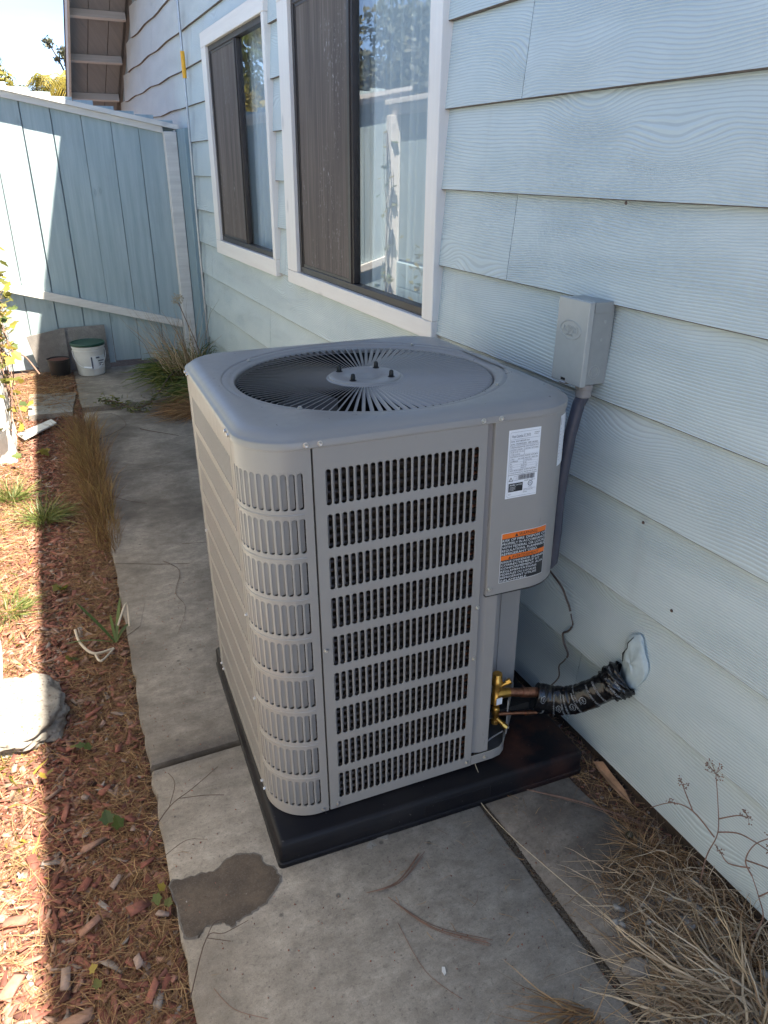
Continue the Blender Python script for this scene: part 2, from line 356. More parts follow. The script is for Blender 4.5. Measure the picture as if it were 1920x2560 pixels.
def wet_mat():
    b = NB('wet_concrete'); o = b.obj(); mid = b.noise(o, 9.0, 6, 0.65); fine = b.noise(o, 260.0, 4, 0.75); dk = b.voro(b.map(o, (1, 1, 1), loc=(.12, .35, 0)), 6.0)
    c = b.mix(b.mr(mid, 0.36, 0.62), (0.052, 0.036, 0.024), (0.125, 0.088, 0.058)); c = b.mix(b.mr(fine, 0.5, 0.72, 0, 0.5), c, (0.20, 0.17, 0.14)); c = b.mix(b.mr(b.noise(o, 70.0, 4, .8), 0.55, 0.7, 0, 0.6), c, (0.045, 0.038, 0.03))
    c = b.mix(b.mr(dk, 0.09, 0.04, 0.0, 0.6), c, (0.03, 0.025, 0.02))
    return b.done(c, 0.55, b.bump(fine, 0.003, 0.4))
MAT['wet'] = wet_mat()
def soil(name, c0, c1):
    b = NB(name); o = b.obj(); n1 = b.noise(o, 30.0, 6, 0.7); n2 = b.noise(o, 3.0, 4)
    return b.done(b.mix(b.mr(n1, 0.3, 0.7), c0, c1), 0.95, b.bump(n1, 0.012, 0.9))
MAT['soil'] = soil('dry_soil', (0.060, 0.036, 0.024), (0.16, 0.10, 0.07))
MAT['chip'] = tone_mat('bark_chip', [(0.0, (0.10, 0.035, 0.025)), (0.35, (0.24, 0.080, 0.056)), (0.58, (0.34, 0.14, 0.10)), (0.75, (0.34, 0.205, 0.15)), (1.0, (0.31, 0.27, 0.245))], 0.85, 110.0, (1, 1, 1))
MAT['straw'] = tone_mat('dry_straw', [(0.0, (0.16, 0.085, 0.042)), (0.5, (0.34, 0.195, 0.092)), (1.0, (0.52, 0.34, 0.165))], 0.75, 40.0, trans=0.15)
MAT['straw_pale'] = tone_mat('pale_dry_grass', [(0.0, (0.26, 0.17, 0.10)), (0.5, (0.50, 0.37, 0.235)), (1.0, (0.74, 0.60, 0.42))], 0.7, 30.0, trans=0.15)
MAT['redstraw'] = tone_mat('red_brown_grass', [(0.0, (0.14, 0.070, 0.032)), (0.5, (0.24, 0.135, 0.055)), (1.0, (0.34, 0.25, 0.085))], 0.75, 40.0, trans=0.15)
MAT['green'] = tone_mat('green_blade', [(0.0, (0.06, 0.11, 0.026)), (0.5, (0.14, 0.19, 0.042)), (1.0, (0.30, 0.28, 0.085))], 0.5, 20.0, trans=0.3, bump=0.1)
MAT['leaf'] = tone_mat('green_leaf', [(0.0, (0.04, 0.075, 0.018)), (0.5, (0.10, 0.14, 0.03)), (1.0, (0.22, 0.20, 0.04))], 0.5, 20.0, trans=0.35, bump=0.1)
MAT['leaf_yellow'] = tone_mat('yellow_green_leaf', [(0.0, (0.09, 0.11, 0.02)), (0.5, (0.22, 0.20, 0.03)), (1.0, (0.40, 0.30, 0.05))], 0.5, 20.0, trans=0.35, bump=0.1)
MAT['leaf_dark'] = tone_mat('olive_leaf', [(0.0, (0.035, 0.05, 0.025)), (1.0, (0.12, 0.12, 0.07))], 0.6, 20.0, trans=0.2, bump=0.1)
MAT['twig'] = plain('brown_twig', (0.10, 0.065, 0.05), 0.8)
MAT['stem'] = plain('dry_stem', (0.20, 0.12, 0.09), 0.8, var=0.3)
MAT['bark'] = plain('tree_bark', (0.10, 0.08, 0.06), 0.9, bump=0.6, scale=20)
MAT['bucket'] = plain('white_bucket_plastic', (0.68, 0.67, 0.65), 0.4, var=0.08, scale=12)
MAT['lid'] = plain('green_lid_plastic', (0.022, 0.075, 0.055), 0.4)
MAT['pot'] = plain('black_pot', (0.018, 0.016, 0.016), 0.5)
MAT['curtain'] = None
def curtain_mat():
    b = NB('sheer_curtain'); tr = b.n('ShaderNodeBsdfTranslucent'); tr.inputs[0].default_value = (0.75, 0.80, 0.85, 1)
    m = b.done((0.84, 0.90, 0.95), 0.8); mx = b.n('ShaderNodeMixShader'); mx.inputs[0].default_value = 0.3
    b.l(b.b.outputs[0], mx.inputs[1]); b.l(tr.outputs[0], mx.inputs[2]); b.l(mx.outputs[0], b.out.inputs[0]); return m
MAT['curtain'] = curtain_mat()
def glass_mat():
    b = NB('window_glass'); b.t.nodes.remove(b.b); gl = b.n('ShaderNodeBsdfGlossy'); gl.inputs['Roughness'].default_value = 0.0
    gl.inputs[0].default_value = (0.95, 0.97, 1.0, 1)
    tp = b.n('ShaderNodeBsdfTransparent'); tp.inputs[0].default_value = (0.86, 0.9, 0.9, 1); fr = b.n('ShaderNodeFresnel'); ge = b.n('ShaderNodeNewGeometry'); b.l(b.mr(ge.outputs['Backfacing'], 0, 1, 1.9, 1 / 1.9), fr.inputs[0])
    mx = b.n('ShaderNodeMixShader'); b.l(fr.outputs[0], mx.inputs[0]); b.l(tp.outputs[0], mx.inputs[1]); b.l(gl.outputs[0], mx.inputs[2]); b.l(mx.outputs[0], b.out.inputs[0]); return b.m
MAT['glass'] = glass_mat()
def screen_mat():
    b = NB('insect_screen'); o = b.sep(b.obj()); st = b.noise(b.comb(b.math('MULTIPLY', o[1], 130.0), b.math('MULTIPLY', o[2], 1.5), 0.0), 1.0, 4, 0.7)
    du = b.noise(b.map(b.obj(), (1, 14, 7)), 1.0, 5, 0.6); sp = b.noise(b.map(b.obj(), (1, 60, 38)), 1.0, 5, 0.8); pa = b.noise(b.map(b.obj(), (1, 6, 2.2)), 1.0, 3)
    fo = b.noise(b.comb(b.math('MULTIPLY', o[1], 14.0), b.math('MULTIPLY', o[2], 0.8), 5.0), 1.0, 3, 0.6); c = b.mix(b.mr(st, 0.3, 0.75), (0.085, 0.068, 0.06), (0.24, 0.20, 0.175)); c = b.mix(b.mr(fo, 0.4, 0.65, 0.0, 0.4), c, (0.05, 0.042, 0.04))
    c = b.mix(b.math('MULTIPLY', b.mr(sp, 0.58, 0.70), b.mr(pa, 0.48, 0.64)), c, (0.45, 0.43, 0.42))
    return b.done(c, 0.75, b.bump(st, 0.001, 0.5), spec=0.2)
MAT['screen'] = screen_mat()
MAT['room'] = plain('room_wall', (0.30, 0.28, 0.26), 0.9)
MAT['stucco'] = plain('white_block_paint', (0.66, 0.65, 0.62), 0.8, var=0.12, scale=9, bump=0.4)
MAT['blueblock'] = plain('blue_block_paint', (0.38, 0.50, 0.55), 0.8, var=0.1, scale=9, bump=0.4)
def rock_mat():
    b = NB('speckled_stone'); o = b.obj(); n1 = b.noise(o, 14, 6, 0.7); v = b.voro(o, 60.0); n2 = b.noise(o, 90, 4)
    c = b.mix(b.mr(n1, 0.3, 0.7), (0.15, 0.135, 0.115), (0.33, 0.305, 0.27)); c = b.mix(b.mr(v, 0.30, 0.12, 0.0, 0.75), c, (0.09, 0.055, 0.04))
    return b.done(c, 0.9, b.bump(b.math('ADD', n1, b.math('MULTIPLY', n2, 0.4)), 0.01, 0.8))
MAT['rock'] = rock_mat()
MAT['dirt_joint'] = soil('joint_dirt', (0.035, 0.024, 0.017), (0.085, 0.055, 0.035))

# text as flat print; fn maps (right, up, off) to space
def text_mesh(txt, size, align='LEFT', xs=1.0, spacing=1.0):
    cu = bpy.data.curves.new('t', 'FONT'); cu.body = txt; cu.size = size; cu.align_x = align; cu.resolution_u = 2; cu.space_character = spacing
    ob = bpy.data.objects.new('t', cu); COL.objects.link(ob)
    me = bpy.data.meshes.new_from_object(ob); COL.objects.unlink(ob); bpy.data.objects.remove(ob)
    V = [(v.co.x * xs, v.co.y) for v in me.vertices]; F = [tuple(p.vertices) for p in me.polygons]; bpy.data.meshes.remove(me); bpy.data.curves.remove(cu)
    return V, F
def fit_text(txt, h, width=None, maxw=None):
    V, F = text_mesh(txt, h / 0.70)
    if V:
        x0 = min(v[0] for v in V); x1 = max(v[0] for v in V); k = 1.0
        if width: k = width / (x1 - x0)
        V = [((x - x0) * k, y) for x, y in V]
    return V, F

# ================================================================== GROUND AND PATH
def terrain(name, x0, x1, y0, y1, nx, ny, fz, m, parent=None):
    X, Y = np.meshgrid(np.linspace(x0, x1, nx), np.linspace(y0, y1, ny)); Z = fz(X, Y)
    V = np.stack([X.ravel(), Y.ravel(), Z.ravel()], 1); i = np.arange(nx * ny).reshape(ny, nx)
    F = np.stack([i[:-1, :-1].ravel(), i[:-1, 1:].ravel(), i[1:, 1:].ravel(), i[1:, :-1].ravel()], 1)
    return mobj(name, mesh_np(name, V, F, m, True), parent)
def wob(X, Y, a, f, s=0.0):
    return a * (np.sin(X * f + s) * np.cos(Y * f * 1.3 + s * 2) + 0.5 * np.sin(X * f * 2.7 + Y * f * 2.1 + s))
g = terrain('ground', -250, 250, -250, 250, 2, 2, lambda X, Y: X * 0 - 0.075, MAT['soil']); tag(g, kind='structure')
bed_z = lambda X, Y: -0.028 + wob(X, Y, 0.006, 6.0) + np.clip((Y - 5.2) * 0.035, 0, 0.05)
bd = terrain('mulch_bed', -0.62, 0.34, -1.5, 6.95, 60, 420, bed_z, MAT['soil']); tag(bd, kind='structure')
sb = terrain('bare_soil', 0.85, 1.36, -1.0, 7.0, 40, 300, lambda X, Y: -0.014 + wob(X, Y, 0.004, 9.0), MAT['soil']); tag(sb, kind='structure')

def edge_x(y): return float(np.interp(y, [-2, 1.0, 1.12, 1.37, 1.77, 2.11, 2.66, 3.16, 3.66, 4.3, 5.56, 6.13, 6.8], [0.045, 0.054, 0.057, 0.063, 0.077, 0.089, 0.112, 0.130, 0.142, 0.168, 0.189, 0.195, 0.207]))
path = empty('path', kind='structure')
def slab(x0f, x1, y0, y1, z, m, thick=0.09, jag=0.003, tilt=0.0):
    ys = np.linspace(y0, y1, max(3, int((y1 - y0) / 0.05))); n = len(ys)
    Lx = np.array([(x0f(y) if callable(x0f) else x0f) for y in ys]) + rng.normal(0, jag, n) * (jag > 0)
    Rx = np.array([(x1(y) if callable(x1) else x1) for y in ys]) + rng.normal(0, jag * 0.4, n)
    b = 0.006; V = []; F = []
    for i, y in enumerate(ys):
        e = b if i in (0, n - 1) else 0; zz = z + tilt * (y - y0)
        yy = y + (b if i == 0 else -b if i == n - 1 else 0)
        V += [(Lx[i], y, zz - thick), (Lx[i], y, zz - b - e), (Lx[i] + b, yy, zz - e * 0.3), (Rx[i] - b, yy, zz - e * 0.3), (Rx[i], y, zz - b - e), (Rx[i], y, zz - thick)]
    for i in range(n - 1):
        for k in range(5): F.append((i * 6 + k, i * 6 + k + 1, (i + 1) * 6 + k + 1, (i + 1) * 6 + k))
    F += [tuple(range(6)), tuple((n - 1) * 6 + k for k in range(6))[::-1]]
    return mobj('slab', mesh_np('slab', V, F, m, True, angle=50), path)
s1 = slab(edge_x, 0.893, -0.6, 1.774, 0.0, MAT['concrete'])
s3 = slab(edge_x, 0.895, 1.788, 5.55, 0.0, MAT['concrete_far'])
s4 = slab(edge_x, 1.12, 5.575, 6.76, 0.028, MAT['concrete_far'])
s5 = slab(0.911, lambda y: 1.215 + 0.025 * math.sin(y * 9), 0.60, 1.9, -0.002, MAT['concrete_far'])
s6 = slab(0.911, lambda y: 1.16 + 0.03 * math.sin(y * 5), -0.6, 0.594, -0.002, MAT['concrete_far'])
mb = MB(); mb.box(0.885, 0.92, -0.6, 3.0, -0.02, -0.007); mb.build('joint_dirt', MAT['dirt_joint'], path)
for cr in ([(0.118, 3.12), (0.20, 3.085), (0.31, 3.03), (0.433, 2.985)], [(0.44, 3.19), (0.50, 3.175), (0.58, 3.15)], [(0.09, 2.50), (0.16, 2.56), (0.2, 2.72)], [(0.60, 4.3), (0.45, 4.22), (0.33, 4.26), (0.20, 4.18)]):
    mb = MB()
    for (a, b), (c_, d) in zip(cr[:-1], cr[1:]): mb.add([(a, b - .0016, .0012), (c_, d - .0014, .0012), (c_, d + .0014, .0012), (a, b + .0016, .0012)], [(0, 1, 2, 3)])
    mb.build('crack', MAT['dirt_joint'], path)
# stain of spilled water beside the pad
pud = [(0.063, 1.366), (0.104, 1.361), (0.14, 1.358), (0.175, 1.355), (0.203, 1.376), (0.24, 1.375), (0.266, 1.365), (0.282, 1.355), (0.29, 1.321), (0.308, 1.301), (0.313, 1.266), (0.303, 1.253), (0.266, 1.221), (0.236, 1.209), (0.2, 1.203), (0.174, 1.189), (0.157, 1.204), (0.125, 1.214), (0.108, 1.214), (0.099, 1.199), (0.073, 1.204), (0.066, 1.222), (0.066, 1.262), (0.065, 1.313)]
P = []
for i in range(len(pud)):
    a, b = np.array(pud[i]), np.array(pud[(i + 1) % len(pud)]); prev, nx_ = np.array(pud[i - 1]), np.array(pud[(i + 2) % len(pud)])
    for t in (0, .25, .5, .75):
        q = 0.5 * ((2 * a) + (b - prev) * t + (2 * prev - 5 * a + 4 * b - nx_) * t * t + (3 * a - prev - 3 * b + nx_) * t ** 3)
        P.append(q + rng.normal(0, 0.0018, 2))
V = [(p[0], p[1], 0.0016) for p in P] + [(0.185, 1.285, 0.0018)]; n = len(P)
Vd = [(0.185 + (v[0] - 0.185) * 1.035 + rng.normal(0, .0012), 1.285 + (v[1] - 1.285) * 1.045 + rng.normal(0, .0012), 0.0010) for v in V]
mobj('damp_rim', mesh_np('damp_rim', Vd, [(i, (i + 1) % n, n) for i in range(n)], concrete('damp_concrete', (0.17, 0.15, 0.13), (0.24, 0.215, 0.19), (0.10, 0.085, 0.075))), path)
w1 = mobj('water_stain', mesh_np('water_stain', V, [(i, (i + 1) % n, n) for i in range(n)], MAT['wet'])); tag(w1, 'dark wet water stain on the concrete at the near left corner of the black pad', 'water stain')
# pale mortar smear and chip marks on near slab
mb = MB()
for cx, cy, r_, k in ((0.604, 1.285, 0.020, 1), (0.622, 1.292, 0.014, 2), (0.560, 1.262, 0.010, 3)):
    pts = [(cx + r_ * (1 + 0.35 * math.sin(a * 3 + k) + 0.2 * math.sin(a * 7)) * math.cos(a) * 1.2, cy + r_ * (1 + 0.3 * math.sin(a * 4 + k)) * math.sin(a)) for a in np.linspace(0, 6.1, 22)]
    mb.prism(pts, 0.0008, 0.0025)
mb.build('mortar_smear', MAT['concrete_pale'], path)

# ================================================================== HOUSE
XW = 1.31
house = empty('house', (1.31, 3.0, 0.0), 'pale blue lap sided house with white trimmed windows running along the right', 'house')
def hb(mbx, name, m, parent=None, **k):
    # build world coords under house (offset back)
    o = mbx.build(name, m, parent or house, **k); 
    return o
house.location = (0, 0, 0)
Z_EAVE = 3.5; Y_BEND = 7.75; RAKE = 0.50
def roof_z(y): return Z_EAVE if y < Y_BEND else Z_EAVE - RAKE * (y - Y_BEND)
def y_end(z): return 13.2 if z < 0.9 else Y_BEND + (Z_EAVE - z) / RAKE
zs = [0.021, 0.299, 0.562, 0.821, 1.063, 1.306, 1.548, 1.785, 2.027, 2.27, 2.512, 2.755, 3.0, 3.245, 3.49]
joints = {0: [1.417, 4.9, 8.2], 1: [3.3, 7.0], 2: [4.53, 8.9], 3: [6.05, 9.5], 4: [4.15], 5: [1.946, 7.4, 10.1], 6: [6.6, 9.1], 7: [1.937, 8.3, 10.4], 8: [6.9, 9.4], 9: [0.2, 6.1, 8.7], 10: [3.6, 7.7], 11: [1.0, 8.4], 12: [4.4], 13: [2.2, 7.1]}
WIN = [(2.37, 4.03), (4.25, 5.70)]; WZ0, WZ1 = 1.045, 2.41
def siding_board(y0, y1, z0, z1):
    L_ = y1 - y0
    if L_ < 0.02: return
    n = max(2, int(L_ / 0.22)); V = []; F = []
    for i in range(n + 1):
        y = y0 + L_ * i / n
        amp = 0.0 if y < 6.0 else 0.007 * min(1, (y - 6.0) / 1.5)
        dz = amp * math.sin(y * 6.1 + z0 * 1.3) + 0.0012 * math.sin(y * 2.3 + z0 * 9)
        dx = 0.0012 * math.sin(y * 1.7 + z0 * 5)
        g_ = 0.0015 if i in (0, n) else 0
        yy = y + (g_ if i == 0 else -g_ if i == n else 0)
        zt = z1 + 0.016
        V += [(XW + 0.020 + dx, yy, zt + dz), (XW + dx, yy, z0 + 0.0025 + dz), (XW + 0.0020 + dx, yy, z0 + dz), (XW + 0.0175 + dx, yy, z0 + dz), (XW + 0.0295 + dx, yy, zt + dz)]
    for i in range(n):
        for k in range(5): F.append((i * 5 + k, i * 5 + (k + 1) % 5, (i + 1) * 5 + (k + 1) % 5, (i + 1) * 5 + k))
    F += [(0, 1, 2, 3, 4)[::-1], tuple(n * 5 + k for k in range(5))]
    me = mesh_np('siding_board', V, F, MAT['siding']); me.materials.append(MAT['raw_edge_shade'])
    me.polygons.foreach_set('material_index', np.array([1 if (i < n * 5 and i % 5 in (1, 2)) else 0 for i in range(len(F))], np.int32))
    mobj('siding_board', me, house)
def cut(y0, y1, z0, z1):
    """split a course around the window openings"""
    segs = [(y0, y1)]
    if z1 > WZ0 + 0.03 and z0 < WZ1 - 0.02:
        for a, b in WIN:
            ns = []
            for p, q in segs:
                if q <= a or p >= b: ns.append((p, q))
                else:
                    if p < a: ns.append((p, a + 0.02))
                    if q > b: ns.append((b - 0.02, q))
            segs = ns
    return segs
for i in range(len(zs) - 1):
    z0, z1 = zs[i], zs[i + 1]; J = [-3.0] + joints.get(i, []) + [min(13.2, y_end(z1 - 0.03))]
    for a, b in zip(J[:-1], J[1:]):
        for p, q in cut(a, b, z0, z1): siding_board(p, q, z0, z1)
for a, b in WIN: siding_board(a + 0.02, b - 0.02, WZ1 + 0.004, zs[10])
# sheathing behind the boards with the openings left free
mb = MB(); X0, X1 = XW + 0.030, XW + 0.12
cuts = [(-3.0, 2.42), (3.96, 4.29), (5.62, 7.75)]
for a, b in cuts: mb.box(X0, X1, a, b, -0.08, 3.5)
for a, b in ((2.42, 3.96), (4.29, 5.62)): mb.box(X0, X1, a, b, -0.08, 1.10); mb.box(X0, X1, a, b, 2.34, 3.5)
mb.add([(x, y, z) for x in (X0, X1) for y, z in ((7.75, -0.08), (13.2, -0.08), (13.2, 0.80), (7.75, 3.5))], [(0, 1, 2, 3), (7, 6, 5, 4), (0, 4, 5, 1), (1, 5, 6, 2), (2, 6, 7, 3), (3, 7, 4, 0)])
hb(mb, 'wall_sheathing', MAT['fence_dark'])
mb = MB(); mb.box(XW + 0.006, XW + 0.12, -3.0, 13.2, -0.08, 0.024); hb(mb, 'foundation', MAT['dirt_joint'])
mb = MB(); mb.box(4.5, 4.6, -3, 13.2, -0.08, 3.5); mb.box(X1, 4.6, -3.1, -3.0, -0.08, 3.5); mb.box(X1, 4.6, 13.2, 13.3, -0.08, 0.8); hb(mb, 'rear_wall', MAT['siding'])
mb = MB(); mb.box(2.2, 4.5, 2.0, 6.2, 0.3, 0.34); mb.box(4.3, 4.34, 1.6, 6.6, 0.3, 2.9); mb.box(X1, 4.3, 1.58, 1.62, 0.3, 2.9); mb.box(X1, 4.3, 6.58, 6.62, 0.3, 2.9); mb.box(X1, 4.3, 1.62, 6.58, 2.86, 2.9); hb(mb, 'room', MAT['room'])
# roof: unseen level eave added for its shadow, then a rake falling away behind the fence
def eave_x(y): return 0.820 + 0.022 * (y - 1.1) if y < 7.8 else 0.775  # unseen level run skewed and jogged to place its cast shadow edge
prof = [(-3.4, Z_EAVE), (Y_BEND, Z_EAVE), (12.9, roof_z(12.9))]
def roof_strip(xa, xb, dz0, dz1, ya=-3.4, yb=12.9):
    pts = [(y, z) for y, z in ((ya, roof_z(ya)), (Y_BEND, Z_EAVE), (8.05, roof_z(8.05)), (yb, roof_z(yb)))]
    V = []
    for y, z in pts:
        A = xa(y) if callable(xa) else xa; B = xb(y) if callable(xb) else xb
        V += [(A, y, z + dz0), (B, y, z + dz0), (B, y, z + dz1), (A, y, z + dz1)]
    F = [(i * 4 + k, i * 4 + (k + 1) % 4, i * 4 + 4 + (k + 1) % 4, i * 4 + 4 + k) for i in range(3) for k in range(4)] + [(3, 2, 1, 0), (12, 13, 14, 15)]
    return MB().add(V, F)
hb(roof_strip(lambda y: eave_x(y) - 0.03, 4.9, 0.125, 0.15), 'roof', MAT['shingle'])
hb(roof_strip(lambda y: eave_x(y) - 0.022, eave_x, -0.05, 0.122), 'fascia', MAT['fascia'])
xs_ = [0.0, 0.19, 0.385, 0.70]
for a, b in zip(xs_[:-1], xs_[1:]):
    hb(roof_strip(lambda y, a=a: eave_x(y) + a + 0.002, lambda y, b=b: min(eave_x(y) + b - 0.004, 1.33), 0.095, 0.12), 'soffit_board', MAT['soffit'])
hb(roof_strip(1.30, 4.9, 0.095, 0.12), 'roof_deck', MAT['soffit'])
yr = 8.35
while yr < 12.4:
    z = roof_z(yr); ang = math.atan(RAKE); mb = MB(); mb.bevbox(eave_x(yr) + 0.002, 1.305, -0.019, 0.019, -0.075, 0.0, 0.002)
    V = [(x, yr + y * math.cos(ang) + zz * math.sin(ang), z + 0.095 + zz * math.cos(ang) - y * math.sin(ang)) for x, y, zz in mb.v]
    mobj('rafter', mesh_np('rafter', V, mb.f, MAT['rafter']), house); yr += 0.62
mb = MB(); mb.box(0.90, 1.29, 11.5, 11.56, 0.9, 1.72); hb(mb, 'gable_return', MAT['soffit'])

# windows
def window(y0, y1, z0, z1, g0, g1, gz0, gz1, ym, lab):
    wn = empty('window', parent=house, label=lab); del wn['label']; wn['label'] = lab
    xf = 1.288
    def piece(nm, a, b, c, d, m, x0=xf, x1=1.335):
        mb = MB(); mb.bevbox(x0, x1, a, b, c, d, 0.0025); return mb.build(nm, m, wn)
    piece('trim', y0, y1, z0, gz0 - 0.004, MAT['trim'])
    piece('trim', y0, y1, gz1 + 0.004, z1, MAT['trim'])
    piece('trim', y0, g0 - 0.004, gz0 - 0.003, gz1 + 0.003, MAT['trim_v'], xf + 0.001)
    piece('trim', g1 + 0.004, y1, gz0 - 0.003, gz1 + 0.003, MAT['trim_v'], xf + 0.001)
    # bronze frame, two tracks
    t = 0.028; mb = MB()
    mb.bevbox(1.308, 1.352, g0 - 0.003, g1 + 0.003, gz0 - 0.003, gz0 + t, 0.002); mb.bevbox(1.308, 1.352, g0 - 0.003, g1 + 0.003, gz1 - t, gz1 + 0.003, 0.002)
    mb.bevbox(1.308, 1.352, g0 - 0.003, g0 + t, gz0 + t, gz1 - t, 0.002); mb.bevbox(1.308, 1.352, g1 - t, g1 + 0.003, gz0 + t, gz1 - t, 0.002)
    mb.build('frame', MAT['bronze'], wn)
    mb = MB(); mb.bevbox(1.312, 1.345, ym - 0.022, ym + 0.022, gz0 + t, gz1 - t, 0.003); mb.bevbox(1.306, 1.314, ym - 0.006, ym + 0.006, gz0 + t, gz1 - t, 0.002); mb.build('mullion', MAT['bronze'], wn)
    mb = MB(); a, b, c, d = ym + 0.024, g1 - t, gz0 + t, gz1 - t
    mb.box(1.314, 1.320, a, b, c, c + 0.014); mb.box(1.314, 1.320, a, b, d - 0.014, d); mb.box(1.314, 1.320, a, a + 0.014, c + .014, d - .014); mb.box(1.314, 1.320, b - 0.014, b, c + .014, d - .014)
    mb.build('screen_frame', MAT['bronze'], wn)
    mb = MB(); mb.add([(1.3165, a + .014, c + .014), (1.3165, b - .014, c + .014), (1.3165, b - .014, d - .014), (1.3165, a + .014, d - .014)], [(0, 1, 2, 3)]); mb.build('screen', MAT['screen'], wn)
    for nm, p, q, x in (('pane', g0 + t, ym - 0.02, 1.330), ('pane', ym + 0.02, g1 - t, 1.340)):
        mb = MB(); mb.add([(x, p, c), (x, q, c), (x, q, d), (x, p, d)], [(0, 3, 2, 1)]); mb.build(nm, MAT['glass'], wn)
    # sheer curtain hanging in folds
    n = 220; V = []; F = []
    for i in range(n + 1):
        y = g0 - 0.03 + (g1 - g0 + 0.06) * i / n
        fo = 0.022 * math.sin(y * 62 + 2.0 * math.sin(y * 9)) + 0.010 * math.sin(y * 137)
        for j, z in enumerate((gz0 - 0.05, gz0 + 0.6, gz1 + 0.02)): V.append((1.42 + fo * (1.25 - 0.3 * j), y, z))
    for i in range(n):
        for j in range(2): F.append((i * 3 + j, i * 3 + j + 1, (i + 1) * 3 + j + 1, (i + 1) * 3 + j))
    mobj('curtain', mesh_np('curtain', V, F, MAT['curtain'], True), wn)
window(2.37, 4.03, 1.045, 2.41, 2.455, 3.87, 1.115, 2.32, 3.175, 'larger near sliding window with dusty insect screen')
window(4.25, 5.70, 1.045, 2.41, 4.30, 5.575, 1.14, 2.32, 4.92, 'smaller far sliding window with dark screen half open')

# painted-over foam patch round the line hole
def blob(name, c, rx, ry, rz, m, parent, seed=0, n=24, k=14, amp=0.12):
    V = []; F = []; r_ = random.Random(seed); ph = [r_.uniform(0, 6) for _ in range(6)]
    for i in range(k + 1):
        a = math.pi * i / k
        for j in range(n):
            b = 2 * math.pi * j / n; d = 1 + amp * (math.sin(3 * b + ph[0] + 2 * a) + 0.6 * math.sin(5 * b + ph[1] - 3 * a) + 0.4 * math.sin(9 * a + ph[2] + 4 * b))
            V.append((c[0] + rx * d * math.cos(a), c[1] + ry * d * math.sin(a) * math.cos(b), c[2] + rz * d * math.sin(a) * math.sin(b)))
    for i in range(k):
        for j in range(n): F.append((i * n + j, i * n + (j + 1) % n, (i + 1) * n + (j + 1) % n, (i + 1) * n + j))
    return mobj(name, mesh_np(name, V, F, m, True), parent)
fp = blob('foam_patch', (1.311, 1.194, 0.402), 0.016, 0.044, 0.084, MAT['caulk'], house, 3, n=40, k=24, amp=0.085); fp['label'] = 'painted foam patch round the pipe hole'
mb = MB(); mb.tube([(1.302, 1.205, 0.482), (1.299, 1.218, 0.455), (1.298, 1.216, 0.440), (1.298, 1.228, 0.415), (1.300, 1.226, 0.39)], [0.0008, 0.0018, 0.0014, 0.0022, 0.001], 6); mb.build('foam_crack', MAT['void'], house)
for y, z in ((1.11, 0.618), (1.171, 0.581), (1.472, 1.542), (1.25, 0.80), (0.95, 1.30)):
    mb = MB(); mb.lathe([(0.0, 0.0), (0.0045, 0.0), (0.004, 0.002), (0.0, 0.0025)], 8, (1.3125, y, z), '-x'); mb.build('nail_head', MAT['twig'], house)

# thin galvanised pipe with yellow tag on the far wall
pp = empty('service_pipe', (1.285, 6.28, 0.0), 'thin galvanised pipe with yellow tag standing against the siding left of the small window', 'pipe')
mb = MB(); mb.tube([(0, 0.02, 0.0), (0, 0.02, 1.3), (-0.004, -0.02, 2.2), (0, 0.0, 3.48)], 0.0095, 10); mb.build('tube', MAT['galv'], pp, True)
mb = MB(); mb.tube([(-0.002, -0.016, 2.20), (-0.002, -0.012, 2.37)], 0.0155, 10); o = mb.build('tag_sleeve', MAT['yellow'], pp, True)
# dark blue closing board on the wall behind the post
mb = MB(); mb.bevbox(1.272, 1.307, 6.42, 6.78, 0.02, 1.885, 0.003); o = mb.build('closing_board', MAT['fence_dark']); tag(o, 'narrow dark blue vertical board closing the gap between fence post and house wall', 'board')

# ================================================================== BACK FENCE
YF = 6.80
bf = empty('back_fence', (0, YF, 0), 'blue vertical board fence with white cap and sloping rail across the path end', 'fence')
def cap_z(x): return 2.111 + (1.883 - 2.111) * (x - 0.04) / (1.283 - 0.04)
def rail_z(x): return 0.743 + (0.39 - 0.743) * (x + 0.13) / (1.137 + 0.13)
jx = [-0.72, -0.50, -0.285, -0.07, 0.145, 0.354, 0.570, 0.783, 0.988, 1.175]
for i in range(len(jx) - 1):
    a, b = jx[i], jx[i + 1]; gap = [0.002, 0.002, 0.002, 0.006, 0.009, 0.009, 0.003, 0.005, 0.002][i] ; zt0, zt1 = cap_z(a) + 0.02 - rng.uniform(0, .015), cap_z(b) + 0.018
    zb = 0.05 + rng.uniform(-0.01, 0.02); le = rng.uniform(-0.002, 0.003); bow = rng.uniform(-0.004, 0.004)
    V = []; n = 6
    for k in range(n + 1):
        t = k / n
        for (x, y) in ((a + gap * 0.5 * (1 + 0.5 * math.sin(3 * t)), 0), (b - gap * 0.5, 0), (b - gap * 0.5, 0.017), (a + gap * 0.5, 0.017)):
            zt = zt0 + (zt1 - zt0) * (x - a) / (b - a); V.append((x + bow * math.sin(math.pi * t), y + le, zb + (zt - zb) * t))
    F = [(k * 4 + j, k * 4 + (j + 1) % 4, k * 4 + 4 + (j + 1) % 4, k * 4 + 4 + j) for k in range(n) for j in range(4)] + [(3, 2, 1, 0), (n * 4, n * 4 + 1, n * 4 + 2, n * 4 + 3)]
    mobj('fence_board', mesh_np('fence_board', V, F, MAT['fence']), bf)
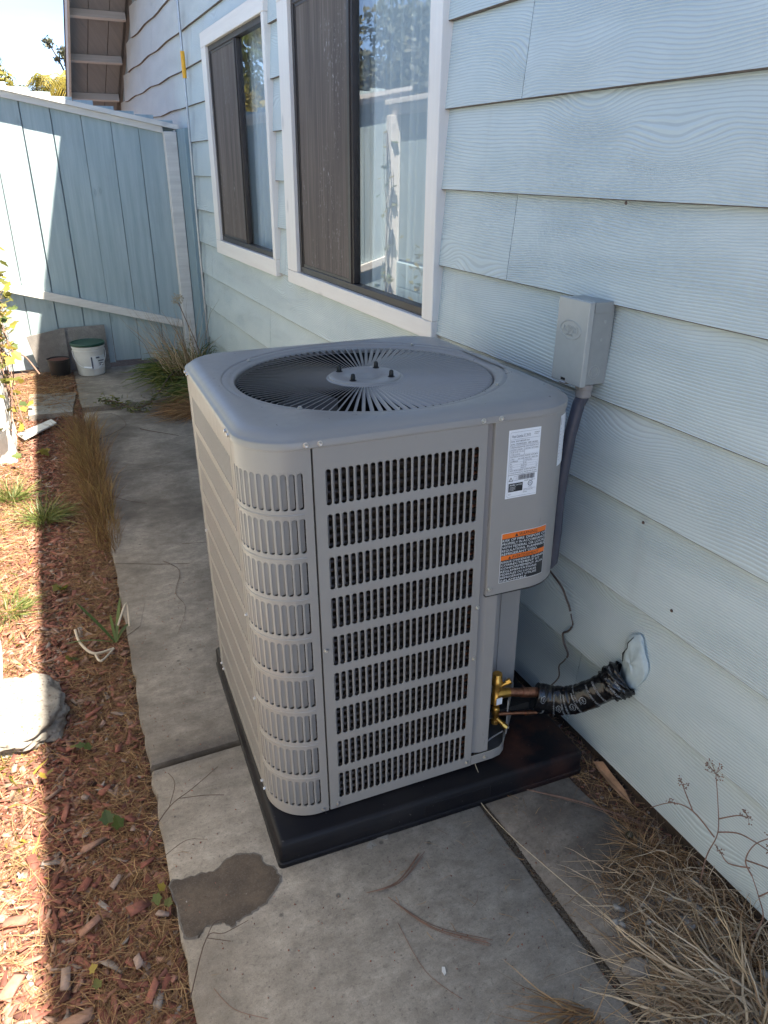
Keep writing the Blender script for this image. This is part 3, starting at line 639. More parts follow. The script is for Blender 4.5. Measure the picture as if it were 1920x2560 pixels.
def sloped(name, x0, x1, zf, h, y0, y1, m, parent, dz=0.0):
    V = [(x, y, zf(x) + dz + z) for x in (x0, x1) for y, z in ((y0, 0), (y1, 0), (y1, h), (y0, h))]
    return mobj(name, mesh_np(name, V, [(0, 1, 5, 4), (1, 2, 6, 5), (2, 3, 7, 6), (3, 0, 4, 7), (3, 2, 1, 0), (4, 5, 6, 7)], m), parent)
sloped('cap_rail', -0.72, 1.285, cap_z, 0.034, -0.075, 0.028, MAT['trimx'], bf)
sloped('top_rail', -0.72, 1.17, cap_z, 0.045, -0.040, -0.002, MAT['trimx'], bf, -0.046)
sloped('lower_rail', -0.50, 1.165, rail_z, 0.062, -0.045, -0.002, MAT['trimx'], bf, -0.06)
mb = MB(); mb.bevbox(1.172, 1.268, -0.085, -0.002, 0.0, 1.868, 0.004); mb.build('post', MAT['trimx'], bf)
mb = MB(); mb.bevbox(-0.60, -0.50, -0.09, -0.002, 0.0, 2.0, 0.004); mb.build('post', MAT['trimx'], bf)
# outer pickets seen over the cap
for i in range(12):
    x = -0.5 + i * 0.148; mb = MB(); z = cap_z(x) + 0.048 + rng.uniform(-.012, .008); mb.box(x, x + 0.14, 0.030, 0.046, 0.3, z); mb.build('outer_board', MAT['fence'], bf)

# ================================================================== SIDE FENCE, left
sf = empty('side_fence', (0, 0, 0), 'blue board fence with white posts on top of a low block wall along the left', 'fence')
XF = -0.47
yj = np.arange(-1.2, 6.55, 0.203)
for a, b in zip(yj[:-1], yj[1:]):
    mb = MB(); mb.box(XF - 0.017, XF + rng.uniform(-.003, .002), a + 0.002, b - 0.003, 0.86, 2.11); mb.build('fence_board', MAT['fence'], sf)
mb = MB(); mb.bevbox(XF - 0.045, XF + 0.075, -1.3, 6.6, 2.112, 2.150, 0.003); mb.build('cap_rail', MAT['trim'], sf)
mb = MB(); mb.bevbox(XF + 0.003, XF + 0.042, -1.3, 6.6, 2.03, 2.108, 0.003); mb.build('top_rail', MAT['trim'], sf)
for y in (6.42, 3.95, 1.5, -0.9):
    mb = MB(); mb.bevbox(XF + 0.004, XF + 0.095, y, y + 0.10, 0.0, 2.03, 0.004); mb.build('post', MAT['trim_v'], sf)
bw = empty('block_wall', (XF, 0, 0), 'low painted concrete block wall under the left fence', 'wall')
for r_ in range(4):
    y = -1.2 - 0.2 * (r_ % 2)
    while y < 6.5:
        mb = MB(); z0 = -0.06 + r_ * 0.225; mb.bevbox(-0.05, 0.028, max(y, -1.2) + 0.002, min(y + 0.40, 6.5) - 0.003, z0 + 0.003, z0 + 0.222, 0.005)
        mb.build('block', MAT['blueblock'] if y > 4.9 else MAT['stucco'], bw); y += 0.40
mb = MB(); mb.box(-0.05, 0.02, -1.2, 6.5, -0.06, 0.83); mb.build('mortar', MAT['stucco'], bw)
# whitewashed pilasters standing forward of the wall
for i, (y, lab) in enumerate(((4.72, 'chipped white pilaster under the ivy in front of the side fence'), (2.12, 'white pilaster base beside the pale broken concrete lump'))):
    V = []; n = 9; h_ = 0.86 if i == 0 else 0.34; xr = -0.253 if i == 0 else -0.322; L_ = 0.62 if i == 0 else 0.5
    for k in range(n + 1):
        t = k / n; zz = -0.03 + h_ * t; e = 0.006 * math.sin(k * 2.3 + i)
        V += [(XF + 0.03, y, zz), (xr - 0.018 * t + e, y + e, zz), (xr - 0.018 * t - e, y + L_, zz), (XF + 0.03, y + L_, zz)]
    F = [(k * 4 + j, k * 4 + (j + 1) % 4, k * 4 + 4 + (j + 1) % 4, k * 4 + 4 + j) for k in range(n) for j in range(4)] + [(3, 2, 1, 0), tuple(n * 4 + q for q in range(4))]
    o = mobj('pilaster', mesh_np('pilaster', V, F, MAT['stucco'])); tag(o, lab, 'pilaster')

# ================================================================== EQUIPMENT PAD
PO = Vector((0.3193, 1.2896, 0)); PTH = -0.0547
pad = empty('equipment_pad', PO, 'black plastic equipment pad under the condenser on the concrete', 'pad'); pad.rotation_euler = (0, 0, PTH)
mb = MB(); S_ = 0.914
prof = [(0.0, 0.0), (0.0, 0.012), (0.004, 0.015), (0.004, 0.070), (0.010, 0.078), (0.016, 0.080)]
V = []; F = []
rings = []
for ins, z in prof:
    r0 = 0.012; ring = []
    for cx, cy, a0 in ((S_ - r0, S_ - r0, 0), (r0, S_ - r0, 90), (r0, r0, 180), (S_ - r0, r0, 270)):
        for a in (0, 30, 60, 90):
            t = R(a0 + a); ring.append((cx + (r0 - ins * 0.5) * math.cos(t) - ins * (0.5 if cx > .5 else -0.5), cy + (r0 - ins * 0.5) * math.sin(t) - ins * (0.5 if cy > .5 else -0.5), z))
    rings.append(ring)
n = 16
for rg in rings: V += rg
for i in range(len(rings) - 1):
    for k in range(n): F.append((i * n + k, i * n + (k + 1) % n, (i + 1) * n + (k + 1) % n, (i + 1) * n + k))
F.append(tuple((len(rings) - 1) * n + k for k in range(n)))
mobj('deck', mesh_np('deck', V, F, MAT['pad'], True, angle=40), pad)
# embossed lettering on the front edge and drain notch
def ptext(txt, h, x, z, parent, m, name):
    Vt, Ft = fit_text(txt, h); V = [(x + p[0], 0.0030, z + p[1]) for p in Vt]
    mobj(name, mesh_np(name, V, Ft, m), parent)
mb = MB(); mb.bevbox(0.405, 0.605, 0.0022, 0.006, 0.022, 0.060, 0.001); mb.build('name_strip', MAT['pad'], pad)
mb = MB(); mb.lathe([(0.0, 0), (0.008, 0)], 12, (-0.0, 0.42, 0.058), '-x'); mb.build('drain_hole', MAT['void'], pad)

# ================================================================== CONDENSER
unit = empty('condenser_unit', (0.33702638690714654, 1.3474512890453718, 0.08495669471326284), 'large grey louvered air conditioner condenser with round top fan guard standing on the black pad', 'air conditioner')
unit.rotation_mode = 'XYZ'; unit.rotation_euler = (-0.013782962812191662, -0.011680887266870743, -0.04618867887447334)
SZ = 0.863; WX = 0.825; RD = 0.130; T = 1.0028; SX = 0.140; RC_ = 0.115
PITCH = 0.01688; SLW = 0.0126; ROWZ = [0.867 - 0.1045 * k for k in range(9)]; SLH = 0.0835

def corner_map(cx, cy, a0):
    """arc length u along flat-arc-flat corner strip -> point. starts on the left side, runs to the front"""
    fl = SX - RC_
    def f(u, z, d):
        if u < fl: p = Vector((0, SX - u)); nrm = Vector((-1, 0))
        elif u < fl + RC_ * math.pi / 2:
            a = (u - fl) / RC_; p = Vector((RC_ - RC_ * math.cos(a), RC_ - RC_ * math.sin(a))); nrm = Vector((-math.cos(a), -math.sin(a)))
        else: q = u - fl - RC_ * math.pi / 2; p = Vector((RC_ + q, 0)); nrm = Vector((0, -1))
        q = p - nrm * d
        return (q.x, q.y, z)
    return f
ULEN = 2 * (SX - RC_) + RC_ * math.pi / 2
def rot_about_center(fn, k):
    c = SZ / 2
    def f(u, z, d):
        x, y, z = fn(u, z, d)
        for _ in range(k): x, y = c + (y - c), c - (x - c)
        return (x if x < c else x - (SZ - WX), y, z)
    return f
def louver_panel(name, fn, U0, U1, Z0, Z1, us, rows, parent, fins='obj', ridge=False, m=None):
    V = []; F = []; m = m or MAT['unit']
    def quad(u0, u1, z0, z1):
        n = max(1, int(math.ceil((u1 - u0) / 0.012))) if ridge or True else 1
        b = len(V)
        for i in range(n + 1):
            u = u0 + (u1 - u0) * i / n; V.append(fn(u, z0, 0)); V.append(fn(u, z1, 0))
        for i in range(n): F.append((b + 2 * i, b + 2 * i + 2, b + 2 * i + 3, b + 2 * i + 1))
    ua, ub = us[0] - (PITCH - SLW) / 2, us[-1] + SLW + (PITCH - SLW) / 2
    if ridge: pitch = us[1] - us[0]; ua, ub = us[0] - (pitch - SLW) / 2, us[-1] + SLW + (pitch - SLW) / 2
    else: pitch = PITCH
    quad(U0, ua, Z0, Z1); quad(ub, U1, Z0, Z1)
    mg = 0.004; zprev = Z1
    for zr in sorted(rows, reverse=True):
        quad(ua, ub, zr + SLH + mg, zprev); zprev = zr - mg
        for u in us:
            a, b_ = u - (pitch - SLW) / 2, u + SLW + (pitch - SLW) / 2; z0, z1 = zr - mg, zr + SLH + mg
            r_ = SLW * 0.42; x0, x1, y0, y1 = u, u + SLW, zr, zr + SLH
            inner = []; outer = []
            for cx, cy, aa, ox, oy in ((x1 - r_, y1 - r_, 0, b_, z1), (x0 + r_, y1 - r_, 90, a, z1), (x0 + r_, y0 + r_, 180, a, z0), (x1 - r_, y0 + r_, 270, b_, z0)):
                for k, t in enumerate((0, 45, 90)):
                    ca, sa = math.cos(R(aa + t)), math.sin(R(aa + t)); inner.append((cx + r_ * ca, cy + r_ * sa))
                    if k == 1: outer.append((ox, oy))
                    else: outer.append((ox, cy) if abs(ca) > 0.5 else (cx, oy))
            s = len(V); N = 12
            for p in outer: V.append(fn(p[0], p[1], 0))
            for p in inner: V.append(fn(p[0], p[1], 0.0004))
            for p in inner: V.append(fn(p[0], p[1], 0.0030))
            for k in range(N):
                k2 = (k + 1) % N
                F.append((s + k, s + k2, s + N + k2, s + N + k)); F.append((s + N + k, s + N + k2, s + 2 * N + k2, s + 2 * N + k))
    quad(ua, ub, Z0, zprev)
    # folded returns at the panel edges
    for u, s_ in ((U0, 1), (U1, -1)):
        b = len(V); V += [fn(u, Z0, 0), fn(u, Z1, 0), fn(u, Z1, 0.012), fn(u, Z0, 0.012)]; F.append((b, b + 1, b + 2, b + 3))
    me = mesh_np(name, V, F, m, True, angle=25); o = mobj(name, me, parent)
    return o
# pressed louver tongue: starts at the left edge of its slot, runs inwards and to the right
def fin_mesh(k_=1.0, kd=1.0):
    pr = [(0.0002, 0.0012), (0.0022, 0.0040), (0.0050, 0.0068), (0.0084, 0.0092), (0.0098, 0.0098)]; V = []; F = []
    zz = [0.0008, 0.004, SLH - 0.004, SLH - 0.0008]; ins = [0.6, 1, 1, 0.6]
    for z, q in zip(zz, ins):
        for du, d in pr: V.append((du * q * k_, 0.0012 + (d - 0.0012) * kd, z))
    n = len(pr)
    for j in range(3):
        for i in range(n - 1): F.append((j * n + i, j * n + i + 1, (j + 1) * n + i + 1, (j + 1) * n + i))
    return mesh_np('louver', V, F, MAT['unit'], True)
FIN = fin_mesh(1.10, 0.80); FIN_F = fin_mesh(0.60)
def add_fins(fn, us, rows, parent, FM=None):
    for zr in rows:
        for u in us:
            p0 = Vector(fn(u, zr, 0)); p1 = Vector(fn(u + 0.002, zr, 0)); pin = Vector(fn(u, zr, 0.01))
            ux = (p1 - p0).normalized(); uy = (pin - p0).normalized()
            Mx = Matrix(((ux.x, uy.x, 0, p0.x), (ux.y, uy.y, 0, p0.y), (0, 0, 1, p0.z), (0, 0, 0, 1)))
            mobj('louver', FM or FIN, parent, mat=Mx)
def join_fins(fn, us, rows, parent, name='louvers'):
    V = []; F = []; base = [tuple(v.co) for v in FIN.vertices]; fb = [tuple(p.vertices) for p in FIN.polygons]
    for zr in rows:
        for u in us:
            p0 = Vector(fn(u, zr, 0)); ux = (Vector(fn(u + 0.002, zr, 0)) - p0).normalized(); uy = (Vector(fn(u, zr, 0.01)) - p0).normalized(); b = len(V)
            for x, y, z in base: q = p0 + ux * x + uy * y; V.append((q.x, q.y, zr + z))
            F += [tuple(i + b for i in f) for f in fb]
    o = mobj(name, mesh_np(name, V, F, MAT['unit'], True), parent); o['kind'] = 'stuff'; return o
front_fn = lambda u, z, d: (u, d, z)
us_f = [0.1685 + PITCH * k for k in range(22)]
fpn = louver_panel('front_panel', front_fn, SX + 0.003, 0.5563, 0.0, T + 0.004, us_f, ROWZ, unit); add_fins(front_fn, us_f, ROWZ, fpn, FIN_F)
cpitch = (ULEN - 0.036) / 11.0
us_c = [0.018 + cpitch * k + (cpitch - SLW) / 2 for k in range(11)]
cfn = corner_map(0, 0, 0)
cp = louver_panel('corner_panel', cfn, 0.0, ULEN - 0.0015, 0.0, T + 0.004, us_c, ROWZ, unit, ridge=True); add_fins(cfn, us_c, ROWZ, cp)
for zr in ROWZ[:-1]:     # rolled ridges between the rows
    mb = MB(); mb.tube([cfn(u, zr - 0.0105, 0.0016) for u in np.linspace(0.014, ULEN - 0.016, 26)], [0.0006] + [0.0030] * 24 + [0.0006], 8); mb.build('ridge', MAT['unit'], cp, True)
left_fn = lambda u, z, d: (d, SZ - SX - u, z)
LL = SZ - 2 * SX; us_l = [0.0235 + PITCH * k for k in range(int((LL - 0.04) / PITCH))]
lp = louver_panel('side_panel', left_fn, 0.0, LL - 0.002, 0.0, T + 0.004, us_l, ROWZ, unit); join_fins(left_fn, us_l, ROWZ, lp)
bfn = rot_about_center(cfn, 1)
bp = louver_panel('corner_panel', bfn, 0.0, ULEN, 0.0, T + 0.004, us_c, ROWZ, unit, ridge=True); join_fins(bfn, us_c, ROWZ, bp)
back_fn = lambda u, z, d: (WX - SX - u, SZ - d, z)
LB = WX - 2 * SX; us_b = [0.0235 + PITCH * k for k in range(int((LB - 0.04) / PITCH))]
kp = louver_panel('rear_panel', back_fn, 0.0, LB - 0.002, 0.0, T + 0.004, us_b, ROWZ, unit); join_fins(back_fn, us_b, ROWZ, kp)
rb = rot_about_center(cfn, 2)
rp = louver_panel('corner_panel', rb, 0.0, ULEN, 0.0, T + 0.004, us_c, ROWZ, unit, ridge=True); join_fins(rb, us_c, ROWZ, rp)

# upper service door wrapping the near right corner
DZ0 = 0.5475; dfn = rot_about_center(cfn, 3)   # runs front -> right around the corner
DX0 = 0.5745; GAPX = 0.5563
def strip(name, pts, z0, z1, m, parent, depth=None, th=0.0025):
    V = []; F = []
    for x, y in pts: V += [(x, y, z0), (x, y, z1)]
    for i in range(len(pts) - 1): F.append((2 * i, 2 * i + 2, 2 * i + 3, 2 * i + 1))
    return mobj(name, mesh_np(name, V, F, m, True, angle=35), parent)
arc = [(WX - RD + RD * math.sin(a), RD - RD * math.cos(a)) for a in np.linspace(0, math.pi / 2, 20)]
dpts = [(DX0, 0.014), (DX0, 0.001), (DX0 + 0.001, -0.0005), (DX0 + 0.012, -0.001)] + [(x, y - 0.001) for x, y in arc] + [(WX, 0.45)]
door = strip('service_door', dpts, DZ0, T + 0.004, MAT['unit'], unit)
mb = MB()
poly = [(DX0, 0.002)] + [(x + 0.0005, y - 0.0005) for x, y in arc] + [(WX + 0.0005, 0.45), (DX0, 0.45)]
mb.prism(poly, DZ0 - 0.0045, DZ0 - 0.0005); mb.build('door_gasket', MAT['black'], door)
# recessed channel between grille panel and door, running down as a pilaster
pil = [(GAPX + 0.0005, 0.000), (GAPX + 0.0007, 0.010), (GAPX + 0.006, 0.014), (0.572, 0.013), (0.578, 0.009), (0.586, 0.0065), (0.6120, 0.0065), (0.6135, 0.009), (0.6135, 0.030)]
strip('corner_post', pil, 0.030, T, MAT['unit'], unit)
# recess behind the valves
strip('valve_panel', [(0.6135, 0.028), (0.618, 0.118), (0.690, 0.121), (0.7585, 0.122)], 0.028, DZ0, MAT['unit'], unit)
strip('valve_panel_flange', [(0.695, 0.1205), (0.696, 0.118), (0.7005, 0.118), (0.7012, 0.1205)], 0.05, DZ0 - 0.01, MAT['unit'], unit)
strip('inner_side', [(0.7585, 0.1225), (0.785, 0.20), (WX, 0.30), (WX, SZ - SX)], 0.028, T, MAT['unit'], unit)
# base pan with rolled edge
bpts = [(0.5570, -0.0005), (0.625, -0.0005), (0.652, 0.004), (0.672, 0.018), (0.690, 0.045), (0.750, 0.112), (0.790, 0.160), (0.82, 0.22), (WX, 0.28), (WX, 0.78), (0.74, SZ), (0.08, SZ), (0.0, 0.78), (0.002, 0.10), (0.12, 0.004)]
mb = MB(); mb.prism([(x + (0.002 if x < .5 else 0), y + 0.002) for x, y in bpts], 0.0, 0.008); mb.build('base_pan', MAT['unit_in'], unit)
fl_ = bpts[:9]; V = []; F = []
for x, y in fl_: V += [(x, y, 0.002), (x, y, 0.030), (x - 0.0015, y + 0.0015, 0.031), (x - 0.003, y + 0.003, 0.0295)]
for i in range(len(fl_) - 1):
    for k in range(3): F.append((i * 4 + k, (i + 1) * 4 + k, (i + 1) * 4 + k + 1, i * 4 + k + 1))
mobj('base_flange', mesh_np('base_flange', V, F, MAT['unit'], True, angle=50), unit)
mb = MB(); mb.tube([(x - 0.001, y + 0.001, 0.0315) for x, y in fl_], 0.0009, 6); mb.build('base_edge', MAT['steel'], unit, True)
mb = MB(); mb.bevbox(0.655, 0.659, 0.01, 0.10, 0.03, 0.15, 0.001)
Mb = Matrix.Rotation(R(-40), 3, 'Z')
for nm in ('valve_bracket',):
    V = [tuple(Mb @ Vector((x - 0.657, y - 0.05, z)) + Vector((0.720, 0.075, 0))) for x, y, z in mb.v]; mobj(nm, mesh_np(nm, V, mb.f, MAT['unit'], False), unit)

# top cover: loft from outer lip to the guard opening
NA = 144; CX_, CY_ = 0.4240, 0.4335; OX_ = WX / 2
def sq(a, half, r_, hx=None):
    """point of a rounded square at angle a"""
    hx = hx or half; c, s = math.cos(a), math.sin(a); k = min(hx / max(abs(c), 1e-9), half / max(abs(s), 1e-9)); x, y = k * c, k * s; q = half - r_; qx = hx - r_
    if abs(x) > qx and abs(y) > q:
        ox, oy = math.copysign(qx, x), math.copysign(q, y); B = c * ox + s * oy; D = B * B - (ox * ox + oy * oy - r_ * r_); t = B + math.sqrt(max(D, 0)); x, y = t * c, t * s
    return x, y
H_ = SZ / 2 + 0.0035
loft = [('s', H_ - 0.004, T - 0.002, 0.118), ('s', H_, T + 0.0005, 0.121), ('s', H_, T + 0.0145, 0.121), ('s', H_ - 0.0015, T + 0.0165, 0.120), ('s', H_ - 0.0045, T + 0.0172, 0.119),
        ('s', H_ - 0.010, T + 0.0225, 0.116), ('s', H_ - 0.018, T + 0.0285, 0.111), ('s', H_ - 0.028, T + 0.0325, 0.104), ('s', H_ - 0.042, T + 0.0350, 0.096), ('s', H_ - 0.050, T + 0.0355, 0.092),
        ('c', 0.3795, T + 0.0355), ('c', 0.3765, T + 0.0345), ('c', 0.3750, T + 0.0320), ('c', 0.3725, T + 0.0318), ('c', 0.3700, T + 0.0325), ('c', 0.3640, T + 0.0330), ('c', 0.3590, T + 0.0320), ('c', 0.3555, T + 0.0300), ('c', 0.3520, T + 0.0285), ('c', 0.3475, T + 0.0280), ('c', 0.3440, T + 0.0262), ('c', 0.3425, T + 0.0225), ('c', 0.3420, T + 0.0150), ('c', 0.3420, T - 0.03)]
V = []; F = []
for it in loft:
    for k in range(NA):
        a = 2 * math.pi * (k + 0.5) / NA
        if it[0] == 's': x, y = sq(a, it[1], it[3] + (0.012 if -1.4 < (a if a < 3.2 else a - 2 * math.pi) < -0.1 else 0), it[1] - (SZ - WX) / 2); x += OX_ - CX_; y += SZ / 2 - CY_
        else: x, y = it[1] * math.cos(a), it[1] * math.sin(a)
        V.append((CX_ + x, CY_ + y, it[2]))
for i in range(len(loft) - 1):
    for k in range(NA): F.append((i * NA + k, i * NA + (k + 1) % NA, (i + 1) * NA + (k + 1) % NA, (i + 1) * NA + k))
cover = mobj('top_cover', mesh_np('top_cover', V, F, MAT['unit'], True, angle=48), unit)

# fan guard with radial vanes
guard = empty('fan_guard', (CX_, CY_, 0), parent=unit)
NV = 104; pr = []
for t in np.linspace(0, 1, 10):
    r_ = 0.098 + (0.332 - 0.098) * t; z = T + 0.0195 + 0.006 * t; pr.append((r_, z, 1.0))
pr += [(0.3365, T + 0.0235, 0.9), (0.3395, T + 0.0195, 0.7), (0.3412, T + 0.013, 0.4)]
V = []; F = []; n = len(pr)
for r_, z, q in pr:
    dep, off, th = 0.0050 * q, -0.0068 * q, 0.0009
    for k, (dy, dz) in enumerate(((0, 0), (off * 0.25, -dep * 0.45), (off, -dep))):
        V += [(r_, dy - th, z + dz), (r_, dy + th, z + dz)]
for i in range(n - 1):
    a, b = i * 6, (i + 1) * 6
    F += [(a, b, b + 1, a + 1), (a, a + 2, b + 2, b), (a + 2, a + 4, b + 4, b + 2), (a + 1, b + 1, b + 3, a + 3), (a + 3, b + 3, b + 5, a + 5), (a + 4, a + 5, b + 5, b + 4)]
VANE = mesh_np('vane', V, F, MAT['unit'])
for k in range(NV): mobj('vane', VANE, guard, mat=Matrix.Rotation(2 * math.pi * k / NV, 4, 'Z'))
mb = MB(); zz = T + 0.018
mb.lathe([(0.0965, zz - 0.014), (0.1035, zz - 0.004), (0.1035, zz + 0.001), (0.1000, zz + 0.0035), (0.0965, zz + 0.0035), (0.0955, zz + 0.0065), (0.0915, zz + 0.0085), (0.086, zz + 0.009), (0.062, zz + 0.009), (0.052, zz + 0.0078), (0.040, zz + 0.0045), (0.030, zz + 0.004), (0.0, zz + 0.004)], 72)
hub = mb.build('hub', MAT['unit'], guard, True, 50)
mb = MB()
mb.lathe([(0.0075, 0), (0.0092, 0.0008), (0.0092, 0.0020), (0.0068, 0.0026)], 16)
mb.lathe([(0.0062, 0.002), (0.0068, 0.0045), (0.0068, 0.0095), (0.0058, 0.0120)], 6)
mb.lathe([(0.0058, 0.0110), (0.0058, 0.0140), (0.0048, 0.0172), (0.0028, 0.0188), (0.0, 0.0192)], 12)
NUT = mesh_np('nut', mb.v, mb.f, MAT['black'], True, angle=30)
for x, y in ((-0.054, 0.054), (0.0535, 0.055), (0.054, -0.053), (-0.053, -0.053)): mobj('nut', NUT, hub, loc=(x, y, zz + 0.0086))
# fan, motor and shroud below the guard
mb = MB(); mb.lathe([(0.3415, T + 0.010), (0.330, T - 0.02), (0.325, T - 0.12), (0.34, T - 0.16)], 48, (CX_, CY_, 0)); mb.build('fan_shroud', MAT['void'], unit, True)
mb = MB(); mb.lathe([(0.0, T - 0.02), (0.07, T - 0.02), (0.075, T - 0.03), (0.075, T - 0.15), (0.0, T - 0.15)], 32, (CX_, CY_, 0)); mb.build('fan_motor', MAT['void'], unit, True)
for k in range(3):
    V = []; a0 = k * 2.094 + 0.3
    for i in range(8):
        r_ = 0.06 + 0.25 * i / 7
        for j in range(6):
            a = a0 + (j / 5 - 0.5) * (1.35 - 0.3 * i / 7) ; V.append((CX_ + r_ * math.cos(a), CY_ + r_ * math.sin(a), T - 0.075 - 0.09 * (j / 5)))
    F = [(i * 6 + j, i * 6 + j + 1, i * 6 + j + 7, i * 6 + j + 6) for i in range(7) for j in range(5)]
    mobj('fan_blade', mesh_np('fan_blade', V, F, MAT['unit_in'], True), unit)
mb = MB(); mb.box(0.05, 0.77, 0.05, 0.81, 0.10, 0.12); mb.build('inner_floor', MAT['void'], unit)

# coil behind the louvers
def coil_poly(ins, xe=0.552):
    r_ = RC_ - ins; pts = [(xe, ins)]
    pts += [(RC_ - r_ * math.sin(a), RC_ - r_ * math.cos(a)) for a in np.linspace(0, math.pi / 2, 9)]
    pts += [(RC_ - r_ * math.cos(a), SZ - RC_ + r_ * math.sin(a)) for a in np.linspace(0, math.pi / 2, 9)]
    pts += [(WX - 0.15, SZ - ins)]
    return pts
V = []; F = []; A = coil_poly(0.024); B = coil_poly(0.055); n = len(A)
for P_, z in ((A, 0.01), (A, T - 0.01), (B, T - 0.01), (B, 0.01)): V += [(x, y, z) for x, y in P_]
for k in range(3): F += [(k * n + i, k * n + i + 1, (k + 1) * n + i + 1, (k + 1) * n + i) for i in range(n - 1)]
F += [(0, n, 2 * n, 3 * n)]
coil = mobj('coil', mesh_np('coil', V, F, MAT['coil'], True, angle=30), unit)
mb = MB(); pts = coil_poly(0.0205); z = 0.02; i = 0
while z < T - 0.015: 
    mb.tube([(x, y, z) for x, y in pts], 0.0050, 7); z += 0.0212
mb.build('coil_tubes', MAT['coil_tube'], coil, True)
mb = MB(); z = 0.03
while z < T - 0.03: mb.tube([(0.531, 0.022, z), (0.548, 0.020, z + 0.002), (0.552, 0.020, z + 0.0106), (0.548, 0.020, z + 0.019), (0.531, 0.022, z + 0.0212)], 0.0042, 7); z += 0.0424
mb.build('return_bends', MAT['copper'], coil, True)

# screws
mb = MB()
mb.lathe([(0.0, 0.0), (0.0062, 0.0), (0.0062, 0.0012), (0.0042, 0.0014)], 14, axis='-y')
mb.lathe([(0.0042, 0.001), (0.0042, 0.0045), (0.0034, 0.0052), (0.0018, 0.0048), (0.0, 0.0042)], 6, axis='-y')
SCR = mesh_np('screw', mb.v, mb.f, MAT['steel'], True, angle=30)
def screw(x, y, z, rz=0.0, tilt=0.0, parent=unit):
    mobj('screw', SCR, parent, mat=Matrix.Translation((x, y, z)) @ Matrix.Rotation(rz, 4, 'Z') @ Matrix.Rotation(tilt, 4, 'X'))
yc = SZ / 2 - H_
for x, z in ((0.128, 0.0085), (0.1585, 0.0085), (0.541, 0.0085), (0.586, 0.0085)): screw(x, yc, T + z)
screw(0.151, 0, 0.499); screw(0.5515, 0, 0.640 - 0.12); screw(0.164, 0, 0.014); screw(0.124, 0.001, 0.010); screw(0.5435, 0, 0.016); screw(0.6, -0.0005, 0.016)
screw(0.582, -0.001, 0.567); screw(0.553 - 0.004, 0, 0.365)
for y in (0.128, 0.158, 0.700, 0.735):
    screw(OX_ - (H_ - (SZ - WX) / 2), y, T + 0.0085, -math.pi / 2); screw(0.0, y, 0.012, -math.pi / 2)
for z in (0.30, 0.55): screw(0.0, 0.145, z, -math.pi / 2)
screw(0.0, 0.718, 0.52, -math.pi / 2)
for a, b in ((0.160, 0.70), (0.160, 0.166), (0.685, 0.70), (0.685, 0.166)):
    dx, dy = a - CX_, b - CY_; k = 0.3625 / math.hypot(dx, dy); screw(CX_ + dx * k, CY_ + dy * k, T + 0.033, 0, -math.pi / 2)
for x, y, z in ((0.672, 0.1205, 0.40), (0.735, 0.1215, 0.16), (0.648, 0.1185, 0.20)): screw(x, y, z)
for x, y, z in ((0.722, 0.080, 0.018), (0.775, 0.137, 0.018)): screw(x, y, z, R(46))

# service valves
def vt(name, pts, r, m, parent=None, n=12, smooth=True): mb = MB(); mb.tube(pts, r, n); return mb.build(name, m, parent or unit, smooth, 40)
vx, vy = 0.664, 0.062
mb = MB(); mb.lathe([(0.0, 0.242), (0.013, 0.242), (0.0145, 0.240), (0.0145, 0.222), (0.016, 0.220), (0.016, 0.206), (0.013, 0.204), (0.013, 0.170), (0.016, 0.166), (0.016, 0.140), (0.0, 0.138)], 8, (vx, vy, 0))
mb.tube([(vx + 0.010, vy - 0.005, 0.200), (vx + 0.030, vy - 0.012, 0.212)], 0.0065, 10); mb.tube([(vx + 0.026, vy - 0.010, 0.2095), (vx + 0.036, vy - 0.014, 0.2165)], 0.0085, 6)
mb.tube([(vx, vy, 0.172), (vx + 0.04, vy - 0.006, 0.170)], [0.017, 0.0135], 12)
sv = mb.build('suction_valve', MAT['brass'], unit, True, 40)
mb = MB(); mb.bevbox(vx - 0.008, vx + 0.010, vy - 0.0185, vy - 0.0165, 0.146, 0.168, 0.0005); mb.build('valve_tag', MAT['white'], sv)
mb = MB(); mb.lathe([(0.0, 0.138), (0.010, 0.137), (0.012, 0.134), (0.012, 0.112), (0.009, 0.108), (0.009, 0.092), (0.012, 0.090), (0.012, 0.080), (0.0, 0.078)], 8, (vx - 0.006, vy - 0.012, 0))
mb.tube([(vx - 0.004, vy - 0.016, 0.098), (vx + 0.014, vy - 0.030, 0.078)], 0.0065, 10); mb.tube([(vx + 0.010, vy - 0.027, 0.0815), (vx + 0.020, vy - 0.034, 0.072)], 0.0085, 8)
mb.build('liquid_valve', MAT['brass'], unit, True, 40)
vt('control_wire', [(0.69, 0.10, 0.13), (0.70, 0.08, 0.10), (0.715, 0.09, 0.06), (0.73, 0.11, 0.04)], 0.0018, MAT['black'], n=6)
mb = MB(); mb.tube([(0.62, 0.03, 0.036), (0.65, 0.045, 0.033), (0.69, 0.055, 0.034)], 0.0022, 6); mb.build('pan_bead', MAT['unit'], unit, True)

